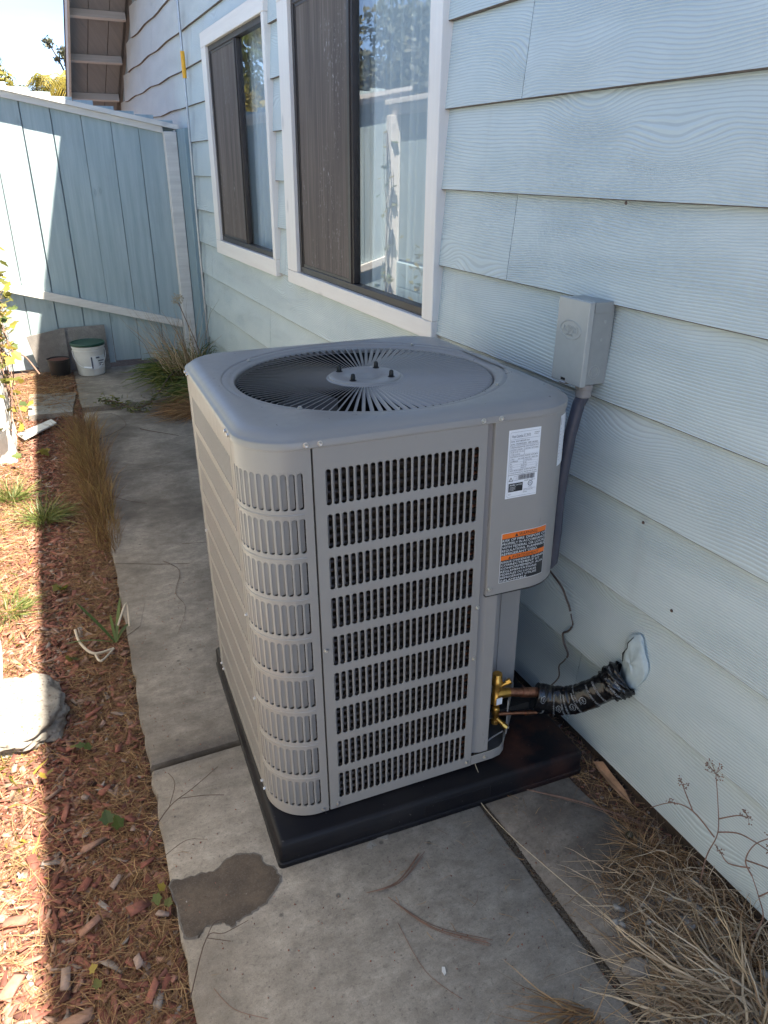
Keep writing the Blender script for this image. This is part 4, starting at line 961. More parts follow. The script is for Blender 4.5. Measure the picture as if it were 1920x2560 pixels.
# ------------------------------------------------------------------ labels on the door
class Flat:
    """flat print on the door: coordinates in metres from the label's lower left corner"""
    def __init__(s, x, z, parent, shear=0.0, y=-0.0018): s.x = x; s.z = z; s.y = y; s.p = parent; s.V = {}; s.F = {}; s.k = 0
    def _add(s, key, V, F, off):
        V0 = s.V.setdefault(key, []); F0 = s.F.setdefault(key, []); b = len(V0)
        V0 += [s.pt(u, v, off) for u, v in V]; F0 += [tuple(i + b for i in f) for f in F]
    def pt(s, u, v, off): return (s.x + u, s.y - off, s.z + v)
    def rect(s, key, u0, v0, u1, v1, off=0.0004): s._add(key, [(u0, v0), (u1, v0), (u1, v1), (u0, v1)], [(0, 1, 2, 3)], off)
    def line(s, key, u0, v0, u1, v1, t=0.0005): s.rect(key, min(u0, u1) - t / 2, min(v0, v1) - t / 2, max(u0, u1) + t / 2, max(v0, v1) + t / 2, 0.0003)
    def text(s, key, txt, u, v, h, width=None, off=0.0007):
        Vt, Ft = fit_text(txt, h, width)
        if Vt: s._add(key, [(u + a, v + b) for a, b in Vt], Ft, off)
    def flush(s, names):
        for k in s.V: mobj(names.get(k, 'print'), mesh_np(names.get(k, 'print'), s.V[k], s.F[k], MAT[k]), s.p)
def sheet(name, x, z, W, H, m, parent, fnp=None, r_=0.002):
    V = []; F = []; n = 14
    for i in range(n + 1):
        u = W * i / n; V += [(x + u, z, u), (x + u, z + H, u)]
    return V
def door_pt(u_x):   # x along the door front, wrapping onto the corner arc
    if u_x <= WX - RD: return (u_x, 0.0)
    a = (u_x - (WX - RD)) / RD; return (WX - RD + RD * math.sin(a), RD - RD * math.cos(a))
class Wrap(Flat):
    def pt(s, u, v, off):
        U = s.x + u; x, y = door_pt(U)
        a = 0 if U <= WX - RD else (U - (WX - RD)) / RD
        d = 0.0016 + off; return (x + d * math.sin(a), y - d * math.cos(a), s.z + v)
def backing(lbl, W, H, m, name, off=0.0):
    V = []; F = []; n = max(1, int(W / 0.008))
    for i in range(n + 1): V += [lbl.pt(W * i / n, 0, off), lbl.pt(W * i / n, H, off)]
    for i in range(n): F.append((2 * i, 2 * i + 2, 2 * i + 3, 2 * i + 1))
    return mobj(name, mesh_np(name, V, F, m), door)
# rating label
W, H = 0.086, 0.171
lb = Wrap(0.6105, 0.8075, door); rl = backing(lb, W, H, MAT['white'], 'rating_label'); rl['label'] = 'white rating label'
lb.p = door
e = 0.005
for v in (H - 0.006, 0.004): lb.line('inkgrey', e, v, W - 0.002, v)
lb.line('inkgrey', e, 0.004, e, H - 0.006)
lb.text('inkgrey', 'West Columbia, SC 29170', 0.008, H - 0.0195, 0.0075, 0.050)
lb.text('ink', 'ASSEMBLED', 0.068, H - 0.0125, 0.0024, 0.014); lb.text('ink', 'IN MEXICO', 0.068, H - 0.0165, 0.0024, 0.012)
lb.line('inkgrey', e, H - 0.0235, W - 0.002, H - 0.0235)
lb.text('ink', 'M/N', 0.007, H - 0.030, 0.0036, 0.009); lb.text('ink', 'RA7148GNP-41A', 0.020, H - 0.030, 0.0038, 0.036)
lb.text('ink', 'S/N', 0.007, H - 0.0368, 0.0036, 0.009); lb.text('ink', '1925E02254', 0.020, H - 0.0368, 0.0038, 0.028); lb.text('ink', 'MFD  05/2025', 0.053, H - 0.0368, 0.0036, 0.026)
lb.line('inkgrey', e, H - 0.039, W - 0.002, H - 0.039)
rows_ = [('OPERATING PRESSURE HIGH', 'DESIGN PRESSURES 700 PSI'), ('FACTORY CHARGED', 'USE ONLY WITH R-454B'), ('8.0 LBS  10 OZ  ( 3.91 KG )', ''), ('TOTAL CHARGE', ''), ('ELECTRICAL RATING', 'NOMINAL VOLTS 208/230'), ('1 PH      60 HZ', 'MIN 197   MAX 253'), ('COMPRESSOR', 'FAN MOTOR'), ('PH                          1', 'PH                          1'), ('RLA                    18.5', 'FLA                      1.3'), ('LRA                    98.0', 'HP                        1/4'), ('SHORT CIRCUIT CURRENT', 'MAXIMUM OVERCURRENT'), ('5 KA RMS SYMMETRICAL', 'PROTECTION  35 AMPS')]
for i, (a, b) in enumerate(rows_):
    v = H - 0.0445 - 0.0058 * i
    if a: lb.text('inkgrey' if i % 2 else 'ink', a, 0.0075, v, 0.0030, min(0.036, 0.0021 * len(a)) if '  ' not in a else 0.036)
    if b: lb.text('ink' if i % 3 else 'inkgrey', b, 0.047, v, 0.0030, min(0.035, 0.0021 * len(b)) if '  ' not in b else 0.035)
    if i in (1, 3, 5, 6, 7, 8, 9): lb.line('inkgrey', e, v - 0.0013, W - 0.002, v - 0.0013, 0.0003)
lb.line('inkgrey', 0.0445, H - 0.1105, 0.0445, H - 0.039); lb.line('ink', e, H - 0.1115, W - 0.002, H - 0.1115, 0.0008)
x = 0.033; rr = random.Random(4)
while x < 0.078: wd = rr.choice((0.0005, 0.0008, 0.0013)); lb.rect('ink', x, H - 0.1265, x + wd, H - 0.1135); x += wd + rr.choice((0.0005, 0.0009))
for p, q in (((0.007, H - 0.1275), (0.016, H - 0.1275)),): pass
def tri(lb, key, u, v, s, off=0.0004, hollow=None):
    lb._add(key, [(u, v), (u + s, v), (u + s / 2, v + s * 0.87)], [(0, 1, 2)], off)
    if hollow: lb._add(hollow, [(u + s * .17, v + s * .1), (u + s * .83, v + s * .1), (u + s / 2, v + s * 0.68)], [(0, 1, 2)], off + 0.0002)
tri(lb, 'ink', 0.0065, H - 0.1275, 0.0125, hollow='white'); lb.text('ink', '!', 0.0118, H - 0.1262, 0.005, None, 0.0009)
for a in (0.021, 0.0265, 0.032): lb.line('inkgrey', a, H - 0.1265, a, H - 0.1155)
lb.line('inkgrey', 0.021, H - 0.1265, 0.032, H - 0.1265); lb.line('inkgrey', 0.021, H - 0.1155, 0.032, H - 0.1155); lb.text('ink', 'i', 0.0285, H - 0.124, 0.005)
lb.text('ink', '356872-101 REV. A', 0.050, H - 0.1315, 0.0028, 0.030)
lb.rect('ink', 0.0075, H - 0.1545, 0.0465, H - 0.1330); lb.text('whiteink', 'AHRI', 0.0095, H - 0.1395, 0.0046, 0.015, 0.0012); lb.text('whiteink', 'CERTIFIED', 0.0262, H - 0.1390, 0.0032, 0.018, 0.0012)
for i, wv in enumerate((0.030, 0.026, 0.028, 0.020)): lb.rect('whiteink', 0.0100, H - 0.1430 - 0.0027 * i, 0.0100 + wv * 0.6, H - 0.1424 - 0.0027 * i, 0.0010)
N = 24; V1 = [(0.067 + 0.0065 * math.cos(2 * math.pi * i / N), H - 0.139 + 0.0065 * math.sin(2 * math.pi * i / N)) for i in range(N)] + [(0.067 + 0.0052 * math.cos(2 * math.pi * i / N), H - 0.139 + 0.0052 * math.sin(2 * math.pi * i / N)) for i in range(N)]
lb._add('ink', V1, [(i, (i + 1) % N, N + (i + 1) % N, N + i) for i in range(N)], 0.0004); lb.text('ink', 'ETL', 0.0632, H - 0.141, 0.0040, 0.0075)
lb.text('inkgrey', 'Intertek', 0.0625, H - 0.1485, 0.0024, 0.009); lb.text('inkgrey', 'CONFORMS TO UL STD 60335-2-40', 0.0490, H - 0.1530, 0.0022, 0.031); lb.text('inkgrey', 'CERT. TO CSA STD C22.2', 0.0490, H - 0.1562, 0.0022, 0.026)
lb.text('ink', '8011', 0.008, H - 0.1620, 0.0026, 0.007); lb.text('ink', 'PART NO', 0.048, H - 0.1605, 0.0024, 0.011)
lb.flush({'ink': 'label_print', 'inkgrey': 'fine_print', 'whiteink': 'white_print', 'white': 'symbol_fill'})
# warning label
W, H = 0.132, 0.138
wl = Wrap(0.6085, 0.5775, door); b0 = backing(wl, W, H, MAT['whiteink'], 'warning_label'); b0['label'] = 'black and orange warning label'
wl.p = door
def wrect(key, u0, v0, u1, v1, off):
    n = 14; V = []; 
    for i in range(n + 1): V += [(u0 + (u1 - u0) * i / n, v0), (u0 + (u1 - u0) * i / n, v1)]
    wl._add(key, V, [(2 * i, 2 * i + 2, 2 * i + 3, 2 * i + 1) for i in range(n)], off)
q = 0.0012
wrect('ink', q, q, W - q, H - q, 0.0003); wrect('orange', q, H - 0.0150, W - q, H - q, 0.0007); wrect('orange', q, H - 0.0745, W - q, H - 0.0620, 0.0007)
tri(wl, 'ink', 0.037, H - 0.0130, 0.0098, 0.0011); wl.text('ink', 'WARNING', 0.049, H - 0.0128, 0.0088, 0.052, 0.0011)
tri(wl, 'ink', 0.022, H - 0.0727, 0.0085, 0.0011); wl.text('ink', 'AVERTISSEMENT', 0.033, H - 0.0725, 0.0080, 0.078, 0.0011)
for i, s in enumerate(('RISK OF FIRE. DISPOSE OF', 'PROPERLY IN ACCORDANCE', 'WITH FEDERAL OR LOCAL', 'REGULATIONS. FLAMMABLE', 'REFRIGERANT USED.')):
    wl.text('whiteink', s, 0.003, H - 0.0235 - 0.0093 * i, 0.0066, 0.126 if i < 4 else 0.104, 0.0008)
for i, (s, wd) in enumerate((("RISQUE D'INCENDIE. ÉLIMINER", 0.126), ('CORRECTEMENT ET', 0.113), ('CONFORMÉMENT AUX', 0.125), ('RÉGLEMENTATIONS', 0.105), ('FÉDÉRALES OU LOCALES.', 0.106), ('RÉFRIGÉRANT UTILISÉ', 0.106), ('INFLAMMABLE.', 0.078))):
    wl.text('whiteink', s, 0.003, H - 0.0830 - 0.0087 * i, 0.0058, wd, 0.0008)
wl.flush({'ink': 'black_field', 'orange': 'orange_band', 'whiteink': 'white_print'})
# narrow label round the corner
nl = Wrap(0.765, 0.862, door); nb = backing(nl, 0.055, 0.128, MAT['white'], 'notice_label'); nb['label'] = 'white label seen edge on'
nl.rect('ink', 0.004, 0.104, 0.050, 0.122); nl.text('whiteink', 'NOTICE', 0.008, 0.108, 0.010, 0.038, 0.0010)
for i in range(11):
    nl.rect('inkgrey', 0.005, 0.094 - 0.008 * i, 0.050 - 0.004 * (i % 3), 0.0965 - 0.008 * i)
nl.flush({'ink': 'black_field', 'whiteink': 'white_print', 'inkgrey': 'fine_print'})

# ================================================================== DISCONNECT BOX, CONDUIT, WIRE
bx = empty('disconnect_box', (1.31, 1.463, 1.107), 'grey metal electrical disconnect box with embossed oval badge on the siding above the condenser', 'electrical box')
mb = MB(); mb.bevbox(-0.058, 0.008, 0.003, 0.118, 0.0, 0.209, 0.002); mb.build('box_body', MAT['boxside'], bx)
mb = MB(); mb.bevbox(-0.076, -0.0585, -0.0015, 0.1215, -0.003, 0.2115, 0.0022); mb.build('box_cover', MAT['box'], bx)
mb = MB(); mb.bevbox(-0.056, 0.0, 0.0005, 0.0026, 0.183, 0.2095, 0.0008); mb.build('hinge_plate', MAT['boxside'], bx)
for y, z in ((0.0018, 0.160), (0.0018, 0.1155)):
    mb = MB(); mb.lathe([(0.0045, 0.0), (0.0035, 0.0008), (0.002, 0.0006), (0.0, 0.0002)], 14, (-0.018 - (0.006 if z < .12 else 0), y + 0.001, z), '-y'); mb.build('dimple', MAT['box'], bx, True)
mb = MB(); 
for r_ in (0.0165, 0.0105): mb.tube([(-0.033 + r_ * math.cos(a), 0.0028, 0.034 + r_ * 1.05 * math.sin(a)) for a in np.linspace(0, 2 * math.pi, 29)], 0.0011, 6, cap=False)
mb.build('knockout', MAT['box'], bx, True)
mb = MB(); mb.tube([(-0.0762, 0.062 + 0.041 * math.cos(a), 0.134 + 0.0230 * math.sin(a)) for a in np.linspace(0, 2 * math.pi, 41)], 0.0014, 6, cap=False); mb.build('badge_ring', MAT['box'], bx, True)
def emboss(txt, h, wd, y_r, z, th=0.0012):
    Vt, Ft = fit_text(txt, h, wd); n = len(Vt); V = [(-0.0762, y_r - a, z + b) for a, b in Vt] + [(-0.0762 - th, y_r - a, z + b) for a, b in Vt]
    from collections import Counter
    cnt = Counter(); dirn = {}
    for f in Ft:
        for i in range(len(f)):
            e_ = (f[i], f[(i + 1) % len(f)]); k = tuple(sorted(e_)); cnt[k] += 1; dirn[k] = e_
    F = [tuple(n + i for i in f) for f in Ft] + [(dirn[k][0], dirn[k][1], n + dirn[k][1], n + dirn[k][0]) for k, c_ in cnt.items() if c_ == 1]
    mobj('badge_lettering', mesh_np('badge_lettering', V, F, MAT['box']), bx)
emboss('AC|PRO', 0.0180, 0.062, 0.094, 0.1270); emboss('ELECTRIC', 0.0045, 0.028, 0.078, 0.1195)
mb = MB(); mb.bevbox(-0.0775, -0.060, 0.060, 0.084, -0.008, -0.002, 0.001); mb.build('hasp', MAT['steel'], bx)
mb = MB(); mb.bevbox(-0.0768, -0.0758, 0.062, 0.080, 0.002, 0.009, 0.0003); mb.build('hasp_slot', MAT['void'], bx)
mb = MB(); mb.lathe([(0.0, 0.0), (0.023, 0.0), (0.023, -0.012), (0.0205, -0.014), (0.0205, -0.034), (0.0185, -0.036), (0.0, -0.036)], 24, (-0.038, 0.028, -0.001)); mb.build('connector', MAT['pvc'], bx, True)

cd = empty('conduit_whip', (1.272, 1.491, 1.07), 'dark grey flexible conduit dropping from the disconnect box behind the condenser', 'conduit')
mb = MB(); pts = [(0, 0, 0.002), (-0.006, 0.006, -0.02), (-0.020, 0.009, -0.108), (-0.028, 0.009, -0.20), (-0.033, 0.009, -0.30), (-0.028, 0.009, -0.40), (-0.030, 0.009, -0.49), (-0.06, 0.05, -0.56)]
P_ = []
for i in range(len(pts) - 1):
    for t in np.linspace(0, 1, 7)[:-1]: P_.append(tuple(pts[i][k] + (pts[i + 1][k] - pts[i][k]) * t for k in range(3)))
P_.append(pts[-1]); mb.tube(P_, 0.0165, 16); mb.build('conduit', MAT['conduit'], cd, True)
wr = empty('control_wire', (0, 0, 0), 'thin brown wire hanging in a loose zigzag between the condenser and the siding', 'wire')
pts = [(1.185, 1.45, 0.585), (1.25, 1.55, 0.55), (1.285, 1.558, 0.508), (1.290, 1.500, 0.480), (1.293, 1.475, 0.450), (1.296, 1.462, 0.430), (1.296, 1.445, 0.400), (1.297, 1.438, 0.379), (1.296, 1.452, 0.350), (1.295, 1.473, 0.328), (1.295, 1.462, 0.300), (1.296, 1.440, 0.272), (1.294, 1.452, 0.240), (1.292, 1.468, 0.210), (1.285, 1.455, 0.178), (1.24, 1.445, 0.16)]
def smooth_pts(P, k=4):
    P = [np.array(p, float) for p in P]; out_ = []
    for i in range(len(P) - 1):
        a, b = P[i], P[i + 1]; p0 = P[i - 1] if i else a; p3 = P[i + 2] if i + 2 < len(P) else b
        for t in np.linspace(0, 1, k, endpoint=False): out_.append(tuple(0.5 * ((2 * a) + (b - p0) * t + (2 * p0 - 5 * a + 4 * b - p3) * t * t + (3 * a - p0 - 3 * b + p3) * t ** 3)))
    out_.append(tuple(P[-1])); return out_
mb = MB(); sp = smooth_pts(pts, 5); mb.tube(sp[:28], 0.0032, 8); mb.tube(sp[28:36], 0.0022, 8); mb.tube(sp[36:58], 0.0032, 8); mb.tube(sp[58:], 0.0022, 8); mb.build('wire', MAT['wire'], wr, True)

# ================================================================== LINE SET (in unit local frame -> world)
bpy.context.view_layer.update()
UM = unit.matrix_world.copy()
def uw(x, y, z): p = UM @ Vector((x, y, z)); return (p.x, p.y, p.z)
ls = empty('refrigerant_line_set', (0, 0, 0), 'copper refrigerant pipes wrapped in shiny black printed tape running into the wall', 'pipe')
A0 = uw(vx + 0.038, vy - 0.006, 0.170); A1 = uw(0.785, 0.045, 0.152)
dA = Vector(A1) - Vector(A0)
mb = MB(); mb.tube(smooth_pts([A0, tuple(Vector(A0) + dA * 0.45), tuple(Vector(A0) + dA * 0.5)], 3), 0.0128, 16)
mb.tube([tuple(Vector(A0) + dA * 0.48), tuple(Vector(A0) + dA * 0.85), tuple(Vector(A1) + dA * 0.3)], 0.0152, 16); mb.build('suction_pipe', MAT['copper'], ls, True, 40)
B0 = uw(vx + 0.0, vy - 0.016, 0.112); B1 = uw(0.790, 0.040, 0.083)
dB = Vector(B1) - Vector(B0)
mb = MB(); mb.tube([B0, tuple(Vector(B0) + dB * 0.5), tuple(Vector(B0) + dB * 0.72)], 0.0058, 12); mb.tube([tuple(Vector(B0) + dB * 0.70), tuple(Vector(B0) + dB * 0.78), B1], [0.0085, 0.0075, 0.0075], 12); mb.build('liquid_pipe', MAT['copper'], ls, True, 40)
C0 = np.array(uw(0.785, 0.045, 0.137)); C5 = np.array((1.302, 1.205, 0.352))
ctrl = [C0, (1.163, 1.336, 0.222), (1.198, 1.303, 0.232), (1.230, 1.270, 0.262), (1.264, 1.238, 0.305), C5]
CP = [np.array(p) for p in smooth_pts(ctrl, 9)]; NC = len(CP)
def frame(i):
    t = CP[min(i + 1, NC - 1)] - CP[max(i - 1, 0)]; t /= np.linalg.norm(t); s = np.cross(t, (0, 0, 1)); s /= np.linalg.norm(s); u = np.cross(s, t); return t, s, u
rr = random.Random(11)
def tape_r(f): return 0.030 + 0.004 * math.sin(f * 20) + (0.006 if f > 0.86 else 0)
SQ = 1.42   # the bundle is taller than wide (two pipes)
def tape_pt(f, a, off=0.0):
    x = min(max(f, 0), 1) * (NC - 1); i = min(int(x), NC - 2); k = x - i
    p = CP[i] * (1 - k) + CP[i + 1] * k; t, s, u = frame(i); t2, s2, u2 = frame(i + 1); s = s * (1 - k) + s2 * k; u = u * (1 - k) + u2 * k
    wr_ = 0.0011 * math.sin(f * 90 + a * 1.0) + 0.0016 * math.sin(f * 37 - a * 2 + 1) * (2.2 if f > .8 else 1)
    r_ = 0.0305 + 0.004 * f + wr_ * 0.35 + off; h_ = r_ * (1.50 - 0.40 * f)
    return p + s * r_ * math.cos(a) + u * h_ * math.sin(a)
V = []; F = []; NL, NR = 110, 36
for i in range(NL + 1):
    f = i / NL; ly = ((f * 9.0) % 1.0)
    for j in range(NR): V.append(tape_pt(f, 2 * math.pi * j / NR, 0.0012 * ly))
for i in range(NL):
    for j in range(NR): F.append((i * NR + j, i * NR + (j + 1) % NR, (i + 1) * NR + (j + 1) % NR, (i + 1) * NR + j))
F.append(tuple(range(NR))[::-1])
tp = mobj('tape_wrap', mesh_np('tape_wrap', V, F, MAT['tape'], True, angle=60), ls)
V = []; F = []
for i in range(22):       # bunched collar at the wall
    f = 0.83 + 0.17 * i / 21
    for j in range(NR):
        a = 2 * math.pi * j / NR; V.append(tape_pt(f, a, 0.005 + 0.007 * math.sin(i / 21 * math.pi) + 0.0035 * math.sin(a * 5 + i * 0.8) + 0.002 * math.sin(a * 11 - i)))
for i in range(21):
    for j in range(NR): F.append((i * NR + j, i * NR + (j + 1) % NR, (i + 1) * NR + (j + 1) % NR, (i + 1) * NR + j))
mobj('tape_collar', mesh_np('tape_collar', V, F, MAT['tape'], True), ls)
# white lettering printed across the tape; each repeat runs round the bundle
LEN = float(sum(np.linalg.norm(CP[i + 1] - CP[i]) for i in range(NC - 1)))
def tape_text(txt, f0, a0, h, width_ang, of=0.0026):
    V = []; F = []
    Vt, Ft = fit_text(txt, h); x1 = max(v[0] for v in Vt); b = len(V)
    for x, y in Vt: V.append(tape_pt(f0 - y / LEN, a0 + width_ang * x / x1 + 0.0, of))
    for f in Ft: F.append(tuple(i + b for i in f))
    mobj('lettering', mesh_np('lettering', V, F, MAT['tapeink']), tp)
def shield(f0, a0):
    V = []; F = []; N = 20; b = len(V)
    out1 = [(0.0085 * math.cos(t) * (1 if math.sin(t) > -0.3 else 0.75), 0.0085 * math.sin(t)) for t in np.linspace(0, 2 * math.pi, N, endpoint=False)]
    for k in (1.0, 0.9):
        for x, y in out1: V.append(tape_pt(f0 + x * k / LEN, a0 + y * k / 0.034, 0.0026))
    for i in range(N): F.append((b + i, b + (i + 1) % N, b + N + (i + 1) % N, b + N + i))
    mobj('shield_mark', mesh_np('shield_mark', V, F, MAT['tapeink']), tp)
ft = -2.75   # angle facing the camera side, bottom
for f0, a0, wa in ((0.13, -1.5, 1.1), (0.25, -1.0, 1.9), (0.36, -0.9, 1.9), (0.40, -1.1, 2.0), (0.52, -1.0, 1.9), (0.55, 0.2, 1.5), (0.70, -0.8, 2.0), (0.77, -0.7, 1.9)):
    if wa: tape_text('WILLIAM H. HARVEY COMPANY', f0, a0, 0.0052, wa * 1.0)
for f0, a0 in ((0.075, 0.35), (0.31, -0.1), (0.47, -0.05), (0.60, 0.2)): shield(f0, a0); tape_text('10 MIL', f0 - 0.028, a0 - 0.18, 0.0035, 0.36); tape_text('WH', f0 + 0.008, a0 - 0.12, 0.0050, 0.24)
for f0, a0 in ((0.89, -0.6), (0.94, 0.0)): tape_text('WILLIAM H. HARVEY COMPANY', f0, a0, 0.0050, 1.5, 0.0125)

# ================================================================== SMALL THINGS BY THE BACK FENCE
# bucket
bk = empty('bucket', (0.345, 6.585, 0.028), 'white plastic bucket with dark green lid standing by the back fence', 'bucket')
mb = MB(); mb.lathe([(0.0, 0.0), (0.100, 0.0), (0.106, 0.006), (0.122, 0.200), (0.127, 0.202), (0.127, 0.209), (0.1235, 0.211), (0.1245, 0.224), (0.131, 0.226), (0.131, 0.236), (0.1275, 0.238), (0.1285, 0.250), (0.0, 0.250)], 40); mb.build('body', MAT['bucket'], bk, True)
mb = MB(); mb.lathe([(0.134, 0.244), (0.1365, 0.248), (0.1365, 0.262), (0.133, 0.266), (0.127, 0.266), (0.124, 0.260), (0.08, 0.259), (0.0, 0.259)], 40); mb.build('lid', MAT['lid'], bk, True)
mb = MB(); mb.tube([(0.128 * math.cos(a), 0.128 * math.sin(a), 0.20 - 0.135 * max(0, math.sin(-a)) ** 0.8) for a in np.linspace(R(-185), R(5), 24)], 0.0022, 6); mb.tube([(-0.06, -0.128, 0.083), (0.0, -0.140, 0.077)], 0.008, 8); mb.build('handle', MAT['white'], bk, True)
V = []; F = []
for i in range(9):
    a = R(-92 + 9 * i)
    for z in (0.055, 0.165): r_ = 0.1075 + 0.016 * (z - 0.006) / 0.194; V.append((r_ * math.cos(a), r_ * math.sin(a), z))
for i in range(8): F.append((2 * i, 2 * i + 2, 2 * i + 3, 2 * i + 1))
mobj('paper_label', mesh_np('paper_label', V, F, MAT['whiteink']), bk)
mb = MB()
for a, z0, z1, w_ in ((-90, 0.06, 0.16, 0.012), (-70, 0.145, 0.158, 0.03), (-62, 0.12, 0.128, 0.05), (-60, 0.10, 0.106, 0.05), (-60, 0.085, 0.090, 0.04)):
    a = R(a); r_ = 0.1205; p = Vector((r_ * math.cos(a), r_ * math.sin(a), 0)); t_ = Vector((-math.sin(a), math.cos(a), 0)) * w_
    mb.add([(p.x, p.y, z0), (p.x + t_.x, p.y + t_.y, z0), (p.x + t_.x, p.y + t_.y, z1), (p.x, p.y, z1)], [(0, 1, 2, 3)])
mb.build('label_print', MAT['inkgrey'], bk)
pt_ = empty('plant_pot', (0.103, 6.56, 0.02), 'small black round nursery pot filled with reddish dirt, left of the bucket', 'pot')
mb = MB(); mb.lathe([(0.0, 0.0), (0.072, 0.0), (0.086, 0.145), (0.091, 0.147), (0.091, 0.160), (0.086, 0.160), (0.083, 0.150)], 30); mb.build('body', MAT['pot'], pt_, True)
mb = MB(); mb.lathe([(0.085, 0.150), (0.06, 0.156), (0.02, 0.160), (0.0, 0.158)], 24); mb.build('potting_soil', MAT['chip'], pt_, True)
def lean_board(x0, x1, zb0, zb1, zt0, zt1, y0, y1, lab, m, th=0.014, kink=0.0):
    V = [(x0 + kink, y0, zb0), (x1, y0, zb1), (x1, y1, zt1), (x0, y1, zt0)]; V2 = [(x, y + th, z) for x, y, z in V]
    o = mobj('backer_board', mesh_np('backer_board', V + V2, [(0, 1, 2, 3), (7, 6, 5, 4), (0, 4, 5, 1), (1, 5, 6, 2), (2, 6, 7, 3), (3, 7, 4, 0)], m)); tag(o, lab, 'board', 'grey boards leaning on the back fence'); return o
lean_board(-0.105, 0.19, 0.03, 0.03, 0.340, 0.390, 6.66, 6.725, 'grey weathered board with slanted top leaning on the back fence behind the black pot', MAT['board_conc'], kink=0.06)
lean_board(0.155, 0.510, 0.03, 0.03, 0.385, 0.388, 6.69, 6.757, 'grey square cornered board leaning on the back fence behind the bucket', MAT['board_conc'])
# rock, stepping slab, white slat
Vr = []; Fr = []; nn, kk = 56, 30
from mathutils import noise as MN
for i in range(kk + 1):
    for j in range(nn):
        a = math.pi * 0.62 * i / kk; b = 2 * math.pi * j / nn; d = Vector((math.sin(a) * math.cos(b), math.sin(a) * math.sin(b), math.cos(a)))
        ex_ = 1 / max((abs(d.x) ** 4 + abs(d.y) ** 4 + abs(d.z) ** 4) ** 0.25, 0.3)
        r_ = ex_ * (0.88 + 0.20 * MN.noise(d * 1.7 + Vector((3, 1, 2))) + 0.10 * MN.noise(d * 4.5) + 0.035 * MN.noise(d * 14)); Vr.append((-0.275 + d.x * r_ * 0.150, 2.185 + d.y * r_ * 0.185, 0.006 + d.z * r_ * 0.058))
for i in range(kk):
    for j in range(nn): Fr.append((i * nn + j, (i + 1) * nn + j, (i + 1) * nn + (j + 1) % nn, i * nn + (j + 1) % nn))
rk = mobj('concrete_lump', mesh_np('concrete_lump', Vr, Fr, MAT['rock'], True)); tag(rk, 'pale speckled lump of broken concrete lying half in sunlight on the mulch', 'rock')
mb = MB(); mb.prism([(-0.17, 5.55), (0.115, 5.52), (0.178, 6.05), (-0.155, 6.12)], -0.03, 0.022); o = mb.build('stepping_slab', MAT['concrete_pale']); tag(o, 'flat tan concrete stepping slab beside the path near the back fence', 'paving slab')
mb = MB(); mb.prism([(-0.245, 5.17), (-0.205, 5.05), (0.0, 5.33), (-0.03, 5.43)], 0.004, 0.014); o = mb.build('white_slat', MAT['bucket']); tag(o, 'short white slat lying on the mulch crossing the shadow line', 'slat')
pts = [(0.158 - 0.012 + 0.018 * math.cos(a), 5.30 + 0.03 * math.sin(a)) for a in np.linspace(0, 6, 9)]

# ================================================================== GROUND COVER
def ribbons(name, P0, DIR, LEN_, W_, droop, m, seg=4, curl=0.0, parent=None, gz=None, tone=None):
    """N thin curved blades as one mesh. P0 Nx3, DIR Nx3 initial direction"""
    N = len(P0); t = np.linspace(0, 1, seg + 1)[None, :, None]
    side = np.cross(DIR, np.array([0, 0, 1.0])); side /= np.linalg.norm(side, axis=1, keepdims=True) + 1e-9
    sd_ = side[:, None, :]; D = DIR[:, None, :]; Ln = LEN_[:, None, None]
    cu = (rng.normal(0, 1, (N, 1, 1)) * curl)
    C = P0[:, None, :] + D * t * Ln + sd_ * (t ** 2) * Ln * cu
    C[:, :, 2] -= (t[:, :, 0] ** 2) * (LEN_ * droop)[:, None]
    C += rng.normal(0, 1, C.shape) * (LEN_[:, None, None] * 0.012)
    if gz is not None: C[:, :, 2] = np.maximum(C[:, :, 2], gz(C[:, :, 0], C[:, :, 1]) + 0.001 + 0.004 * rng.random((N, 1)))
    ph = rng.random((N, 1, 1)) * math.pi
    tw = np.cos(ph) * sd_ + np.sin(ph) * np.array([0, 0, 1.0])
    wd = W_[:, None, None] * (1 - 0.85 * t ** 2)
    A = C - tw * wd; B = C + tw * wd
    V = np.stack([A, B], 2).reshape(-1, 3)
    base = (np.arange(N) * (seg + 1) * 2)[:, None] + (np.arange(seg) * 2)[None, :]
    F = np.stack([base, base + 1, base + 3, base + 2], -1).reshape(-1, 4)
    tn = np.repeat(rng.random(N) if tone is None else tone, (seg + 1) * 2)
    return mobj(name, mesh_np(name, V, F, m, tone=tn), parent)
